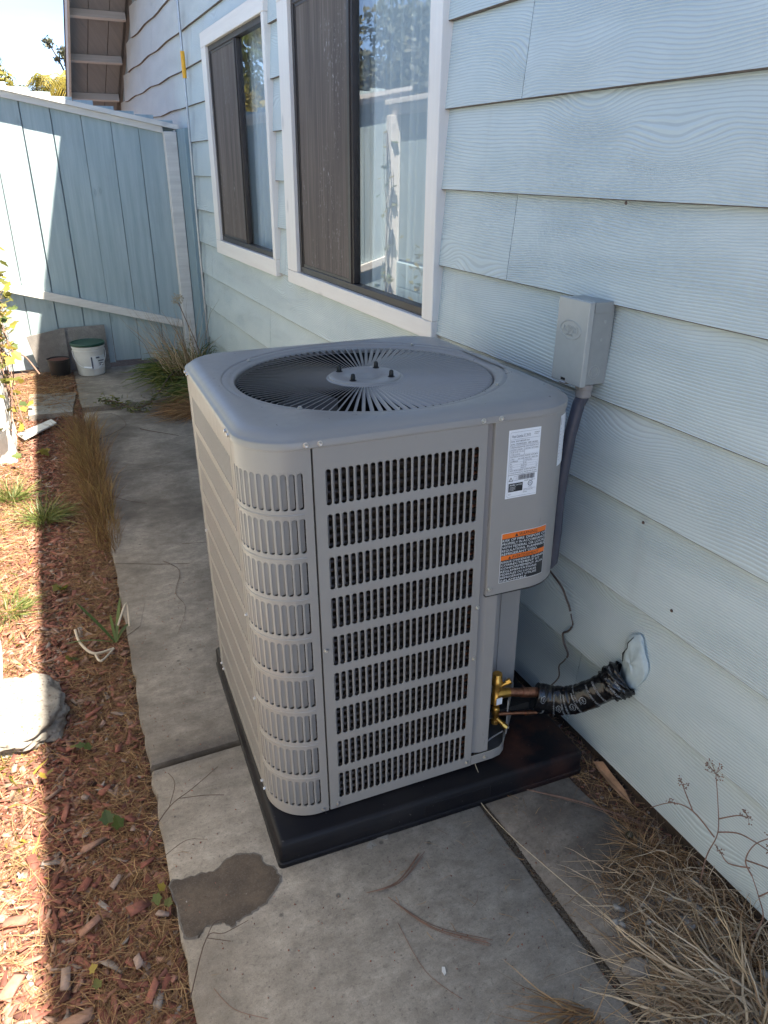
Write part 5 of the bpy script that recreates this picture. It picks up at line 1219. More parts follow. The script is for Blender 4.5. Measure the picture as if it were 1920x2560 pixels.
def chips(name, P, yaw, tilt, Ls, Ws, Hs, m, tone):
    N = len(P); box = np.array([(x, y, z) for z in (-.5, .5) for y in (-.5, .5) for x in (-.5, .5)])
    jit = rng.normal(0, 0.13, (N, 8, 3)); V = (box[None] + jit) * np.stack([Ls, Ws, Hs], 1)[:, None, :]
    V[:, :, 1] *= 1 - 0.4 * (box[None, :, 0] > 0) * rng.random((N, 1))
    cy, sy = np.cos(yaw), np.sin(yaw); ct, st = np.cos(tilt[:, 0]), np.sin(tilt[:, 0]); cr, sr = np.cos(tilt[:, 1]), np.sin(tilt[:, 1])
    x, y, z = V[..., 0], V[..., 1], V[..., 2]
    y, z = y * cr[:, None] - z * sr[:, None], y * sr[:, None] + z * cr[:, None]
    x, z = x * ct[:, None] + z * st[:, None], -x * st[:, None] + z * ct[:, None]
    x, y = x * cy[:, None] - y * sy[:, None], x * sy[:, None] + y * cy[:, None]
    V = np.stack([x, y, z], -1) + P[:, None, :]
    Fb = np.array([(0, 2, 3, 1), (4, 5, 7, 6), (0, 1, 5, 4), (1, 3, 7, 5), (3, 2, 6, 7), (2, 0, 4, 6)])
    F = (Fb[None] + (np.arange(N) * 8)[:, None, None]).reshape(-1, 4)
    return mobj(name, mesh_np(name, V.reshape(-1, 3), F, m, tone=np.repeat(tone, 8)))
EX = np.vectorize(edge_x)
def scatter_bed(n, y0, y1, pw=1.0, xlo=-0.46, inset=0.0):
    y = y0 + (y1 - y0) * rng.random(n) ** pw; xe = np.interp(y, [-2, 1.0, 1.37, 1.77, 2.66, 3.66, 4.3, 5.56, 6.8], [0.045, 0.054, 0.063, 0.077, 0.112, 0.142, 0.168, 0.189, 0.207]) - inset
    x = xlo + (xe - xlo) * rng.random(n); return x, y, xe
# bark mulch, three size classes
for nm, n, Lr, y0, y1, pw, hz in (('mulch', 26000, (0.008, 0.028), 0.2, 6.7, 1.5, 0.005), ('mulch', 6500, (0.022, 0.048), 0.2, 6.6, 1.6, 0.011)):
    x, y, xe = scatter_bed(n, y0, y1, pw, inset=0.012); L_ = rng.uniform(*Lr, n) * np.clip(1.25 - 0.05 * y, 0.8, 1.2)
    P = np.stack([x, y, bed_z(x, y) + rng.uniform(0, hz, n)], 1)
    tn = np.clip(rng.normal(0.48, 0.26, n), 0, 1); o = chips(nm, P, rng.uniform(0, 6.28, n), rng.normal(0, 0.25, (n, 2)), L_, L_ * rng.uniform(0.14, 0.42, n), rng.uniform(0.002, 0.006, n), MAT['chip'], tn); tag(o, kind='stuff')
# the larger chips, each its own piece
big = [(-0.02, 1.34, 0.05, 0.033, 0.3, 0.45), (-0.06, 1.44, 0.055, 0.026, 0.9, 0.95), (0.03, 1.30, 0.048, 0.022, -0.6, 1.0), (-0.04, 1.20, 0.05, 0.03, 1.7, 0.98), (-0.13, 1.33, 0.062, 0.024, 0.5, 0.7), (-0.19, 1.22, 0.062, 0.034, 1.5, 0.97), (-0.17, 1.12, 0.05, 0.035, 0.2, 0.75), (-0.08, 1.05, 0.05, 0.028, -1.0, 0.9), (-0.10, 1.58, 0.058, 0.033, 0.1, 0.72), (-0.19, 1.80, 0.06, 0.022, 0.5, 0.8), (-0.12, 1.98, 0.055, 0.022, 0.2, 0.5), (-0.16, 1.72, 0.06, 0.02, 1.2, 0.5), (0.0, 1.62, 0.04, 0.02, -0.9, 0.35), (-0.05, 1.76, 0.045, 0.025, 0.7, 0.4), (0.02, 1.46, 0.05, 0.02, 0.3, 0.3), (-0.02, 1.12, 0.055, 0.022, 1.0, 0.45), (-0.13, 1.46, 0.04, 0.03, 0.8, 0.3), (-0.08, 0.98, 0.06, 0.03, 0.3, 0.6), (-0.16, 0.99, 0.055, 0.028, -0.5, 0.5), (-0.30, 1.25, 0.07, 0.04, 0.9, 0.6), (-0.31, 1.10, 0.06, 0.035, 0.3, 0.62), (-0.29, 1.42, 0.055, 0.035, -0.4, 0.5), (-0.05, 2.12, 0.055, 0.02, 0.4, 0.42), (0.0, 1.92, 0.04, 0.022, 1.3, 0.4)]
CH = ['tan chip just below the two ivy leaves','silver grey chip left of the water stain','grey chip at the slab edge by the water stain','pale grey wedge chip below the water stain level','pinkish grey chip between wedge chips','long grey upright chip near the picture bottom','tan chip near the bottom by the shadow line','grey brown chip lowest in the shade','broad brown chip above the ivy leaves','thin grey sliver beside the concrete lump','red sliver below the concrete lump','narrow red chip along the shadow line','dull red chip beside the slab edge below the joint','red brown chip right of the ivy leaves','dark red chip touching the slab edge','rusty chip near the seedling','red brown square chip in the middle of the bed','tan chip second from the picture bottom','reddish chip at the bottom by the shadow line','broad sunlit chip at the left edge','sunlit tan chip at the lower left','sunlit orange chip at the left edge above the others','red chip below the green sprig','short red chip beside the slab joint']
CH = ['bark mulch: ' + c_ for c_ in CH]
words = ['brick red', 'grey brown', 'silver grey', 'grey', 'tan', 'long grey', 'pinkish', 'dull grey', 'pale brown', 'thin tan', 'reddish', 'dark red', 'red', 'rusty', 'narrow red', 'split red', 'square red', 'wide tan', 'worn red', 'sunlit broad', 'sunlit tan', 'sunlit orange', 'flat red', 'short red']
for i, (x, y, L_, W_, yw, tn) in enumerate(big):
    P = np.array([[x, y, float(bed_z(np.array(x), np.array(y))) + 0.018]]); o = chips('bark_chip', P * 1.0, np.array([yw]), rng.normal(0, 0.12, (1, 2)), np.array([L_ * (0.9 if tn < .8 else .65)]), np.array([W_ * (0.8 if tn < .8 else .55)]), np.array([0.006]), MAT['chip'], np.array([min(tn, .88)]))
    tag(o, CH[i], 'bark chip', 'large bark chips on the mulch bed')
# pine needles and dry grass litter on the bed
def litter(n, y0, y1, xf, Lr, Wr, m, name, up=0.12, z0=0.006, pw=1.3, gz=bed_z, curl=0.25, dirb=None, tone=None):
    y = y0 + (y1 - y0) * rng.random(n) ** pw; x = xf(y, rng.random(n)); a = rng.uniform(0, 6.28, n) if dirb is None else rng.normal(dirb[0], dirb[1], n)
    D = np.stack([np.cos(a), np.sin(a), rng.normal(up, 0.12, n)], 1); D /= np.linalg.norm(D, axis=1, keepdims=True)
    P0 = np.stack([x, y, gz(x, y) + z0 + rng.uniform(0, 0.012, n)], 1)
    o = ribbons(name, P0, D, rng.uniform(*Lr, n), rng.uniform(*Wr, n), 0.12, m, 4, curl, gz=gz, tone=tone); tag(o, kind='stuff'); return o
ex = lambda y: np.interp(y, [-2, 1.0, 1.37, 1.77, 2.66, 3.66, 4.3, 5.56, 6.8], [0.045, 0.054, 0.063, 0.077, 0.112, 0.142, 0.168, 0.189, 0.207])
litter(15000, 0.4, 4.6, lambda y, r: ex(y) - 0.012 - 0.19 * r ** 1.2, (0.03, 0.10), (0.0005, 0.0011), MAT['straw'], 'dry_grass_litter', 0.10, 0.004)
litter(4200, 0.3, 6.5, lambda y, r: -0.46 + (ex(y) + 0.44) * r, (0.05, 0.16), (0.0004, 0.0009), MAT['straw'], 'pine_needles', 0.03)
litter(7500, 0.3, 6.0, lambda y, r: -0.46 + 0.27 * r, (0.05, 0.15), (0.0005, 0.0012), MAT['straw'], 'pale_pine_needles', 0.05)
litter(1500, 5.6, 6.7, lambda y, r: -0.2 + 0.38 * r, (0.06, 0.16), (0.0008, 0.0016), MAT['straw'], 'dry_stem_litter', 0.1, 0.02, 1.0)
litter(700, 1.5, 6.3, lambda y, r: -0.44 + 0.22 * r, (0.02, 0.06), (0.002, 0.004), MAT['leaf_yellow'], 'low_green_weeds', 0.7, 0.0, 1.0)
# soil strip along the house wall
sz_ = lambda X, Y: -0.014 + wob(X, Y, 0.004, 9.0)
litter(1500, 0.2, 1.75, lambda y, r: 1.19 + 0.12 * r, (0.03, 0.10), (0.0005, 0.0012), MAT['straw'], 'wall_foot_litter', 0.08, 0.004, 1.0, sz_)
n = 700; x = rng.uniform(1.18, 1.32, n); y = rng.uniform(0.3, 1.7, n)
o = chips('wall_foot_crumbs', np.stack([x, y, sz_(x, y) + 0.003], 1), rng.uniform(0, 6, n), rng.normal(0, .3, (n, 2)), rng.uniform(.004, .016, n), rng.uniform(.003, .008, n), rng.uniform(.002, .006, n), MAT['chip'], np.clip(rng.normal(.7, .25, n), 0, 1)); tag(o, kind='stuff')
# grit and small debris on the slabs
n = 900; x = rng.uniform(0.08, 1.15, n); y = rng.uniform(0.5, 3.0, n) ; k = ~((x > 0.3) & (x < 1.25) & (y > 1.2) & (y < 2.3)); x, y = x[k], y[k]; n = len(x)
o = chips('path_grit', np.stack([x, y, np.full(n, 0.0012)], 1), rng.uniform(0, 6, n), rng.normal(0, .2, (n, 2)), rng.uniform(.0012, .0045, n), rng.uniform(.001, .003, n), rng.uniform(.0008, .002, n), MAT['chip'], np.clip(rng.normal(.5, .3, n), 0, 1)); tag(o, kind='stuff')
flat0 = lambda X, Y: X * 0 + 0.0005
litter(150, 0.6, 1.25, lambda y, r: 0.5 + 0.6 * r ** 0.7, (0.01, 0.05), (0.0004, 0.0009), MAT['straw'], 'path_needles', 0.0, 0.001, 1.0, flat0)
n = 1500; y = rng.uniform(0.3, 1.28, n); x = 0.902 + rng.normal(0, 0.006, n)
o = chips('joint_crumbs', np.stack([x, y, np.full(n, -0.007)], 1), rng.uniform(0, 6, n), rng.normal(0, .4, (n, 2)), rng.uniform(.002, .007, n), rng.uniform(.002, .004, n), rng.uniform(.002, .004, n), MAT['bark'], np.full(n, .1)); tag(o, kind='stuff')

# ------------------------------------------------------------------ grass clumps (each a thing)
def clump(name, c, n, Lr, Wr, m, lab, cat, lean=(0, 0), spread=0.35, rad=0.05, ry=1.0, droop=0.35, up=(0.5, 1.0), gz=None, group=None, curl=0.2, seg=6):
    a = rng.uniform(0, 6.28, n); r_ = rad * np.sqrt(rng.random(n)); P0 = np.stack([c[0] + r_ * np.cos(a), c[1] + ry * r_ * np.sin(a), np.full(n, c[2])], 1)
    D = np.stack([np.cos(a) * spread * rng.random(n) + lean[0] + rng.normal(0, .1, n), np.sin(a) * spread * rng.random(n) + lean[1] + rng.normal(0, .1, n), rng.uniform(up[0], up[1], n)], 1); D /= np.linalg.norm(D, axis=1, keepdims=True)
    o = ribbons(name, P0, D, rng.uniform(*Lr, n), rng.uniform(*Wr, n), droop, m, seg, curl, gz=gz); return tag(o, lab, cat, group)
g0 = lambda X, Y: X * 0 + 0.001
# right foreground
clump('dry_grass_clump', (1.13, 0.60, 0.0), 170, (0.14, 0.32), (0.0010, 0.0034), MAT['straw_pale'], 'large sprawling clump of pale dry grass lying over the slab at the lower right', 'dry grass', lean=(-0.50, 0.45), spread=0.9, rad=0.06, droop=0.25, curl=0.4, up=(0.02, 0.34), gz=g0)
clump('dry_grass_clump', (1.24, 0.72, 0.0), 80, (0.07, 0.17), (0.0009, 0.0028), MAT['straw_pale'], 'dry grass clump tight against the siding near the dead umbel plant', 'dry grass', lean=(-0.5, 0.1), spread=0.8, rad=0.07, droop=0.3, up=(0.1, 0.7), gz=g0)
clump('dry_grass_clump', (1.06, 0.50, 0.0), 170, (0.12, 0.28), (0.0010, 0.0034), MAT['straw_pale'], 'coarse tangled dry grass clump in the bottom right corner of the picture', 'dry grass', lean=(-0.35, 0.2), spread=1.1, rad=0.12, droop=0.3, curl=0.5, up=(0.04, 0.45), gz=g0)
clump('dry_grass_clump', (0.78, 0.66, 0.0), 120, (0.08, 0.19), (0.0008, 0.0020), MAT['straw'], 'low brown grass tuft flat on the slab at the bottom edge of the picture', 'dry grass', lean=(-0.5, -0.1), spread=0.6, rad=0.05, droop=0.15, up=(0.02, 0.25), gz=g0)
clump('dry_grass_clump', (1.20, 0.96, 0.0), 130, (0.04, 0.12), (0.0005, 0.0014), MAT['straw'], 'small rusty tuft of dry grass beside the little brown ball', 'dry grass', lean=(-0.2, 0.1), spread=1.2, rad=0.035, droop=0.3, up=(0.1, 0.6), gz=g0)
litter(2600, 0.25, 0.95, lambda y, r: 1.30 - (0.42 - 0.25 * (y - 0.25)) * r, (0.02, 0.09), (0.0005, 0.0014), MAT['straw'], 'matted_dead_grass', 0.10, 0.010, 1.0, sz_)
litter(900, 0.3, 0.95, lambda y, r: 1.28 - (0.40 - 0.2 * (y - 0.3)) * r, (0.05, 0.16), (0.0006, 0.0016), MAT['straw_pale'], 'pale_dead_grass', 0.15, 0.015, 1.0, sz_)
n = 60; x = rng.uniform(0.95, 1.28, n); y = rng.uniform(0.4, 0.85, n)
o = chips('gravel', np.stack([x, y, np.full(n, 0.004)], 1), rng.uniform(0, 6, n), rng.normal(0, .3, (n, 2)), rng.uniform(.01, .03, n), rng.uniform(.01, .02, n), rng.uniform(.006, .012, n), MAT['concrete_pale'], rng.random(n)); tag(o, kind='stuff')
o = blob('pebble', (0.965, 0.715, 0.004), 0.034, 0.022, 0.012, MAT['concrete_far'], None, 9, 14, 9, 0.12); tag(o, 'flat grey pebble half hidden by dry grass at the edge of the slab', 'stone')
o = blob('seed_ball', (1.196, 1.000, 0.010), 0.011, 0.011, 0.011, plain('dark_seed', (0.05, 0.042, 0.02), 0.3), None, 4, 16, 10, 0.02); tag(o, 'small round dark brown ball on the slab near the wall', 'seed')
mb = MB(); mb.add([(1.288, 1.262, 0.003), (1.302, 1.235, 0.020), (1.300, 1.190, 0.012), (1.296, 1.130, 0.008), (1.281, 1.085, 0.004), (1.270, 1.120, 0.006), (1.268, 1.165, 0.010), (1.278, 1.225, 0.006)] + [(1.285, 1.175, -0.008)], [(0, 1, 2, 3, 4, 5, 6, 7)[::-1]] + [(i, (i + 1) % 8, 8) for i in range(8)])
o = mb.build('bark_strip', plain('orange_bark', (0.36, 0.20, 0.11), 0.85, var=0.35, scale=25, bump=0.6)); tag(o, 'curled orange brown strip of bark against the foot of the siding', 'bark')
# pine needle bundles on the near slab
def needles(pts, n, lab, sp=0.006):
    mb = MB(); r_ = random.Random(len(lab))
    for i in range(n):
        dx, dy = r_.uniform(-sp, sp), r_.uniform(-sp, sp); P_ = [(pts[0][0], pts[0][1], 0.004)] + [(p[0] + dx * (k + 1), p[1] + dy * (k + 1), 0.003 + 0.004 * r_.random()) for k, p in enumerate(pts[1:])]
        mb.tube(smooth_pts(P_, 5), 0.0008, 5)
    o = mb.build('pine_needle_bundle', MAT['stem'], None, True); tag(o, lab, 'pine needles')
needles([(0.492, 1.136), (0.577, 1.128), (0.669, 1.178)], 6, 'bundle of pine needles on the concrete just in front of the pad')
needles([(0.536, 1.104), (0.597, 0.991), (0.700, 0.900)], 5, 'curved bundle of pine needles in the middle of the near slab')
needles([(0.528, 1.033), (0.531, 0.906), (0.573, 0.821)], 1, 'single long thin pine needle lowest on the near slab', 0.002)
needles([(1.03, 1.262), (1.15, 1.15), (1.246, 1.03)], 5, 'bundle of pine needles on the slab between pad and siding')
needles([(0.10, 1.06), (0.13, 1.00), (0.19, 0.95)], 1, 'thin curved stalk on the slab below the water stain', 0.002)
mb = MB(); mb.prism([(0.568, 0.880), (0.574, 0.883), (0.578, 0.896), (0.572, 0.899), (0.567, 0.890)], 0.001, 0.0025); o = mb.build('paint_flake', MAT['bucket']); tag(o, 'tiny white paint flake on the near slab', 'flake')
mb = MB(); mb.tube(smooth_pts([(0.930, 1.375, 0.155), (0.925, 1.36, 0.12), (0.912, 1.33, 0.088), (0.903, 1.283, 0.07), (0.895, 1.27, 0.012), (0.905, 1.15, 0.008), (0.93, 1.0, 0.02), (0.96, 0.86, 0.03)], 6), 0.0011, 5); o = mb.build('straw_stalk', plain('cream_straw', (0.5, 0.42, 0.30), 0.6)); tag(o, 'long pale straw hanging over the front edge of the black pad', 'straw')
# twigs lying on the path beside the bed
def twig(pts, lab, r_=0.0016, br=()):
    mb = MB(); mb.tube(smooth_pts(pts, 5), [r_ * (1 - 0.6 * i / (len(pts) * 5 - 5)) for i in range(len(pts) * 5 - 4)], 6)
    for b in br: mb.tube(smooth_pts(b, 4), r_ * 0.6, 5)
    o = mb.build('twig', MAT['twig'], None, True); tag(o, lab, 'twig')
twig([(0.02, 1.50, 0.01), (0.10, 1.58, 0.03), (0.17, 1.63, 0.02), (0.26, 1.70, 0.006)], 'dry forked twig reaching onto the slab above the water stain', br=[[(0.10, 1.58, .03), (0.13, 1.66, .03), (0.12, 1.72, .02)], [(0.13, 1.60, .03), (0.20, 1.60, .012), (0.25, 1.585, .006)], [(0.06, 1.54, .02), (0.08, 1.64, .03)]])
twig([(0.05, 1.44, 0.006), (0.12, 1.46, 0.02), (0.17, 1.455, 0.005)], 'short thin twig at the slab edge left of the stain', 0.001)
twig([(0.05, 1.06, 0.006), (0.11, 1.17, 0.02), (0.15, 1.165, 0.02), (0.21, 1.185, 0.004)], 'forked twig at the lower edge of the water stain', 0.0014, br=[[(0.11, 1.17, .02), (0.135, 1.20, .02), (0.16, 1.205, .01)], [(0.11, 1.17, .02), (0.16, 1.15, .005)]])
twig([(0.33, 3.05, 0.004), (0.38, 2.93, 0.004), (0.33, 2.75, 0.004), (0.345, 2.62, 0.004), (0.28, 2.44, 0.004)], 'long thin crooked stem lying on the slab left of the condenser', 0.0012)
twig([(0.14, 4.0, 0.01), (0.25, 3.8, 0.015), (0.36, 3.72, 0.004)], 'grey twig on the stained slab left of the condenser', 0.002)
twig([(0.21, 4.85, 0.01), (0.35, 4.95, 0.02), (0.43, 5.1, 0.015), (0.40, 5.35, 0.01), (0.31, 5.45, 0.004)], 'curved vine stem looping on the slab near the far joint', 0.0022)
twig([(0.50, 4.95, 0.02), (0.58, 4.9, 0.006), (0.72, 4.75, 0.004)], 'pale bare stick on the far slab beside the condenser corner', 0.003)

# ------------------------------------------------------------------ plants along the bed
clump('dry_grass_tuft', (0.125, 3.50, -0.01), 620, (0.05, 0.20), (0.0007, 0.0018), MAT['redstraw'], 'upright reddish brown dry grass on the path edge left of the condenser, nearest tuft', 'dry grass', lean=(-0.05, 0.05), spread=0.32, rad=0.065, ry=4.5, droop=0.25, up=(0.5, 1.2))
clump('dry_grass_tuft', (0.135, 3.86, -0.01), 760, (0.08, 0.27), (0.0008, 0.0020), MAT['redstraw'], 'upright reddish brown dry grass on the path edge, middle tuft', 'dry grass', lean=(-0.05, 0.1), spread=0.32, rad=0.065, ry=4.5, droop=0.25, up=(0.6, 1.2))
clump('dry_grass_tuft', (0.140, 4.28, -0.01), 820, (0.10, 0.34), (0.0009, 0.0022), MAT['redstraw'], 'tallest reddish brown dry grass tuft at the slab edge before the stepping slab', 'dry grass', lean=(-0.1, 0.1), spread=0.32, rad=0.065, ry=4.5, droop=0.22, up=(0.6, 1.2))
clump('dry_grass_tuft', (0.150, 4.80, -0.01), 700, (0.10, 0.32), (0.0009, 0.0024), MAT['redstraw'], 'farthest reddish brown dry grass tuft beside the stepping slab', 'dry grass', lean=(-0.1, 0.2), spread=0.4, rad=0.065, ry=4.5, droop=0.25, up=(0.5, 1.2))
clump('green_grass_tuft', (-0.14, 3.75, -0.01), 260, (0.10, 0.24), (0.0012, 0.0026), MAT['green'], 'yellowish green grass tuft straddling the shadow line on the bed', 'grass', lean=(0.1, 0.0), spread=1.0, rad=0.06, droop=0.35, up=(0.3, 0.8))
clump('green_grass_tuft', (-0.28, 4.1, -0.01), 200, (0.10, 0.22), (0.0012, 0.0026), MAT['green'], 'sunlit green grass tuft near the left pilaster', 'grass', lean=(0.1, 0.0), spread=1.0, rad=0.06, droop=0.35, up=(0.3, 0.8))
clump('green_grass_tuft', (-0.31, 2.9, -0.01), 200, (0.06, 0.15), (0.001, 0.0022), MAT['green'], 'sunlit low green grass above the concrete lump at the left edge', 'grass', lean=(0.1, 0.0), spread=1.0, rad=0.08, droop=0.35, up=(0.3, 0.8))
# strap leaved sprig
def strap(name, c, leaves, m, lab, cat):
    root = empty(name, c, lab, cat)
    for (az, el, L_, W_, dr, tn) in leaves:
        V = []; F = []; n = 9; d = Vector((math.cos(az) * math.cos(el), math.sin(az) * math.cos(el), math.sin(el))); s = Vector((-math.sin(az), math.cos(az), 0))
        for i in range(n + 1):
            t = i / n; p = d * (L_ * t) - Vector((0, 0, dr * L_ * t * t)); w_ = W_ * (0.35 + 1.3 * t) * (1 - t) ** 0.6 if t < 1 else 0
            V += [tuple(p - s * w_ + Vector((0, 0, 0.15 * w_))), tuple(p), tuple(p + s * w_ + Vector((0, 0, 0.15 * w_)))]
        for i in range(n): F += [(i * 3, i * 3 + 1, i * 3 + 4, i * 3 + 3), (i * 3 + 1, i * 3 + 2, i * 3 + 5, i * 3 + 4)]
        mobj('leaf', mesh_np('leaf', V, F, m, True, tone=np.full(len(V), tn)), root)
    return root
strap('green_sprig', (0.062, 2.50, -0.01), [(2.3, 0.75, 0.23, 0.010, 0.1, 0.1), (3.0, 0.45, 0.20, 0.006, 0.3, 0.4), (1.2, 0.85, 0.19, 0.010, 0.1, 0.45), (0.9, 0.6, 0.13, 0.010, 0.4, 0.3), (1.6, 1.0, 0.12, 0.008, 0.1, 0.5)], MAT['green'], 'small strap leaved green sprig growing at the path edge left of the condenser', 'plant')
mb = MB(); mb.tube(smooth_pts([(0.05, 2.45, 0.0), (-0.02, 2.43, 0.012), (-0.06, 2.52, 0.012), (-0.07, 2.62, 0.01)], 6), 0.005, 6); mb.tube(smooth_pts([(0.05, 2.45, 0.0), (0.0, 2.36, 0.02), (-0.015, 2.42, 0.012)], 6), 0.004, 6); mb.tube(smooth_pts([(0.08, 2.52, 0.05), (0.125, 2.60, 0.09), (0.12, 2.53, 0.03)], 6), 0.004, 6); o = mb.build('dead_leaf_stalks', plain('dead_stalk', (0.5, 0.42, 0.32), 0.7), None, True); tag(o, 'pale dead leaf stalks lying round the green sprig', 'dead leaves')
# weeds with round leaves
def leaf_mesh(lobed=True):
    N = 5; V = [(0, 0, 0)]; 
    prof_ = [(0.0, -0.35), (0.30, -0.45), (0.42, -0.1), (0.62, 0.12), (0.34, 0.22), (0.28, 0.42), (0.0, 0.70)] if lobed else [(0.0, -0.4), (0.3, -0.3), (0.45, 0.0), (0.38, 0.3), (0.2, 0.5), (0.08, 0.58), (0.0, 0.62)]
    pts = prof_ + [(-x, y) for x, y in prof_[-2:0:-1]]
    V += [(x, y, 0.10 * abs(x)) for x, y in pts]; n = len(pts)
    return V, [(0, 1 + i, 1 + (i + 1) % n) for i in range(n)]
LV, LF = leaf_mesh(); LEAF = {}
for mk in ('leaf', 'leaf_yellow'):
    for tn in (0.15, 0.5, 0.9): LEAF[mk, tn] = mesh_np('leaf', LV, LF, MAT[mk], tone=np.full(len(LV), tn))
def put_leaf(root, p, s, mk, name='leaf', rr=random):
    Mx = Matrix.Translation(p) @ Matrix.Rotation(rr.uniform(0, 6.28), 4, 'Z') @ Matrix.Rotation(rr.uniform(-0.9, 0.9), 4, 'X') @ Matrix.Rotation(rr.uniform(-0.6, 0.6), 4, 'Y') @ Matrix.Scale(s, 4)
    mobj(name, LEAF[mk, rr.choice((0.15, 0.5, 0.9))], root, mat=Mx)
rr = random.Random(21)
for (x, y, k, s, mk, lab) in ((-0.045, 1.62, 3, 0.035, 'leaf', 'two green ivy leaves on the mulch left of the water stain'), (0.02, 1.36, 2, 0.026, 'leaf', 'small dark green weed leaf on the mulch below the ivy leaves'), (-0.12, 1.17, 2, 0.020, 'leaf_yellow', 'tiny green seedling on the mulch at the bottom left'), (-0.10, 2.98, 5, 0.035, 'leaf', 'dark green weed seedlings in the shade just right of the shadow line'), (-0.10, 1.93, 3, 0.026, 'leaf', 'small dark weed leaves below the concrete lump'), (-0.2, 1.86, 2, 0.024, 'leaf_yellow', 'bright sunlit leaf below the concrete lump'), (-0.10, 2.45, 3, 0.03, 'leaf', 'dark weed leaves beside the shadow line above the concrete lump'), (-0.10, 4.75, 3, 0.06, 'leaf_yellow', 'round green ivy leaves beside the white slat'), (0.045, 1.33, 2, 0.02, 'leaf_yellow', 'yellow green weed leaf at the slab edge by the stain')):
    root = empty('weed', (x, y, float(bed_z(np.array(x), np.array(y))) + 0.02), lab, 'weed')
    for i in range(k): put_leaf(root, Vector((rr.uniform(-.02, .02), rr.uniform(-.03, .03), 0.01 + rr.uniform(0, .02))), s, mk, rr=rr)

# dead umbel plant against the siding at lower right
um = empty('dead_umbel_plant', (1.23, 0.64, 0.0), 'leafless dead umbel plant with tiny brown seed heads against the siding at the right', 'dead plant')
bz = [((1.24, 0.66, 0.0), (1.238, 0.640, 0.103), (1.236, 0.662, 0.152), (1.238, 0.690, 0.185)), ((1.238, 0.690, 0.185), (1.238, 0.714, 0.208), (1.238, 0.704, 0.27), (1.238, 0.665, 0.335)), ((1.238, 0.662, 0.152), (1.24, 0.63, 0.22), (1.24, 0.60, 0.30)),
      ((1.25, 0.81, 0.0), (1.242, 0.808, 0.09), (1.242, 0.806, 0.135), (1.24, 0.795, 0.212), (1.24, 0.815, 0.29), (1.24, 0.837, 0.354)), ((1.24, 0.795, 0.212), (1.24, 0.75, 0.255), (1.238, 0.705, 0.275), (1.238, 0.66, 0.285)), ((1.24, 0.80, 0.19), (1.24, 0.87, 0.205), (1.24, 0.93, 0.175), (1.24, 0.99, 0.10)),
      ((1.24, 0.80, 0.25), (1.24, 0.76, 0.30), (1.24, 0.737, 0.315)), ((1.238, 0.70, 0.20), (1.238, 0.75, 0.16), (1.24, 0.78, 0.17)), ((1.24, 0.714, 0.208), (1.24, 0.66, 0.24), (1.24, 0.62, 0.25)), ((1.24, 0.87, 0.205), (1.24, 0.90, 0.235), (1.24, 0.915, 0.25))]
for b in bz: mb = MB(); sp = smooth_pts(b, 5); mb.tube(sp, [0.0019 * (1 - 0.5 * i / len(sp)) for i in range(len(sp))], 6); mb.build('stem', MAT['stem'], um, True).location = (-1.23, -0.64, 0)
rr = random.Random(5)
for c_ in ((1.24, 0.837, 0.354, 1.0), (1.238, 0.665, 0.335, 0.8), (1.24, 0.60, 0.30, 0.8), (1.238, 0.66, 0.285, 0.7), (1.24, 0.737, 0.315, 0.6), (1.24, 0.915, 0.25, 0.6), (1.24, 0.62, 0.25, 0.8), (1.24, 0.78, 0.17, 0.4), (1.24, 0.93, 0.175, 0.4)):
    mb = MB(); c0 = Vector(c_[:3])
    for i in range(int(15 * c_[3])):
        d = Vector((rr.uniform(-.5, .1), rr.uniform(-1, 1), rr.uniform(-.3, 1))).normalized() * rr.uniform(0.015, 0.034) * c_[3]; mb.tube([c0, c0 + d], 0.0005, 4)
        for j in range(3):
            q_ = c0 + d + Vector((rr.uniform(-.003, .003), rr.uniform(-.004, .004), rr.uniform(-.003, .004))); mb.lathe([(0.0, -0.0022), (0.0018, 0), (0.0, 0.0022)], 5, q_)
    mb.build('seed_head', MAT['stem'], um).location = (-1.23, -0.64, 0)

# tall lily-like clump by the fence post and dead flower head
clump('strap_leaf_clump', (1.08, 6.10, 0.0), 620, (0.25, 0.62), (0.0040, 0.0085), MAT['green'], 'arching green strap leaved clump at the foot of the fence post', 'plant', lean=(-0.35, -0.15), spread=0.8, rad=0.12, droop=0.45, up=(0.4, 1.1), gz=g0, seg=8)
clump('strap_leaf_clump', (1.14, 5.60, 0.0), 420, (0.22, 0.48), (0.004, 0.008), MAT['green'], 'green strap leaved clump against the siding just behind the condenser', 'plant', lean=(-0.45, -0.1), spread=0.8, rad=0.10, droop=0.5, up=(0.3, 0.9), gz=g0, seg=8)
clump('dead_stalk_clump', (1.02, 5.95, 0.0), 150, (0.45, 0.80), (0.0022, 0.0050), MAT['straw_pale'], 'grey dead stalks rising out of the green clump by the fence post', 'dead stalks', lean=(-0.25, -0.05), spread=0.35, rad=0.10, droop=0.12, up=(0.8, 1.2))
clump('dead_leaf_skirt', (1.02, 5.30, 0.0), 900, (0.15, 0.36), (0.001, 0.0025), MAT['straw'], 'orange brown mat of dead leaves behind the condenser', 'dead leaves', lean=(-0.6, -0.1), spread=0.8, rad=0.16, droop=0.25, up=(0.05, 0.45), gz=g0)
fh = empty('dead_flower', (1.10, 6.2, 0.0), 'dried round flower head on a leaning stalk before the fence post', 'dead flower')
mb = MB(); mb.tube(smooth_pts([(0.12, 0, 0.05), (0.06, 0.0, 0.30), (0.0, 0.0, 0.48), (-0.045, 0.0, 0.62)], 5), 0.0035, 6); mb.build('stalk', MAT['stem'], fh, True)
mb = MB(); c0 = Vector((-0.05, 0, 0.65))
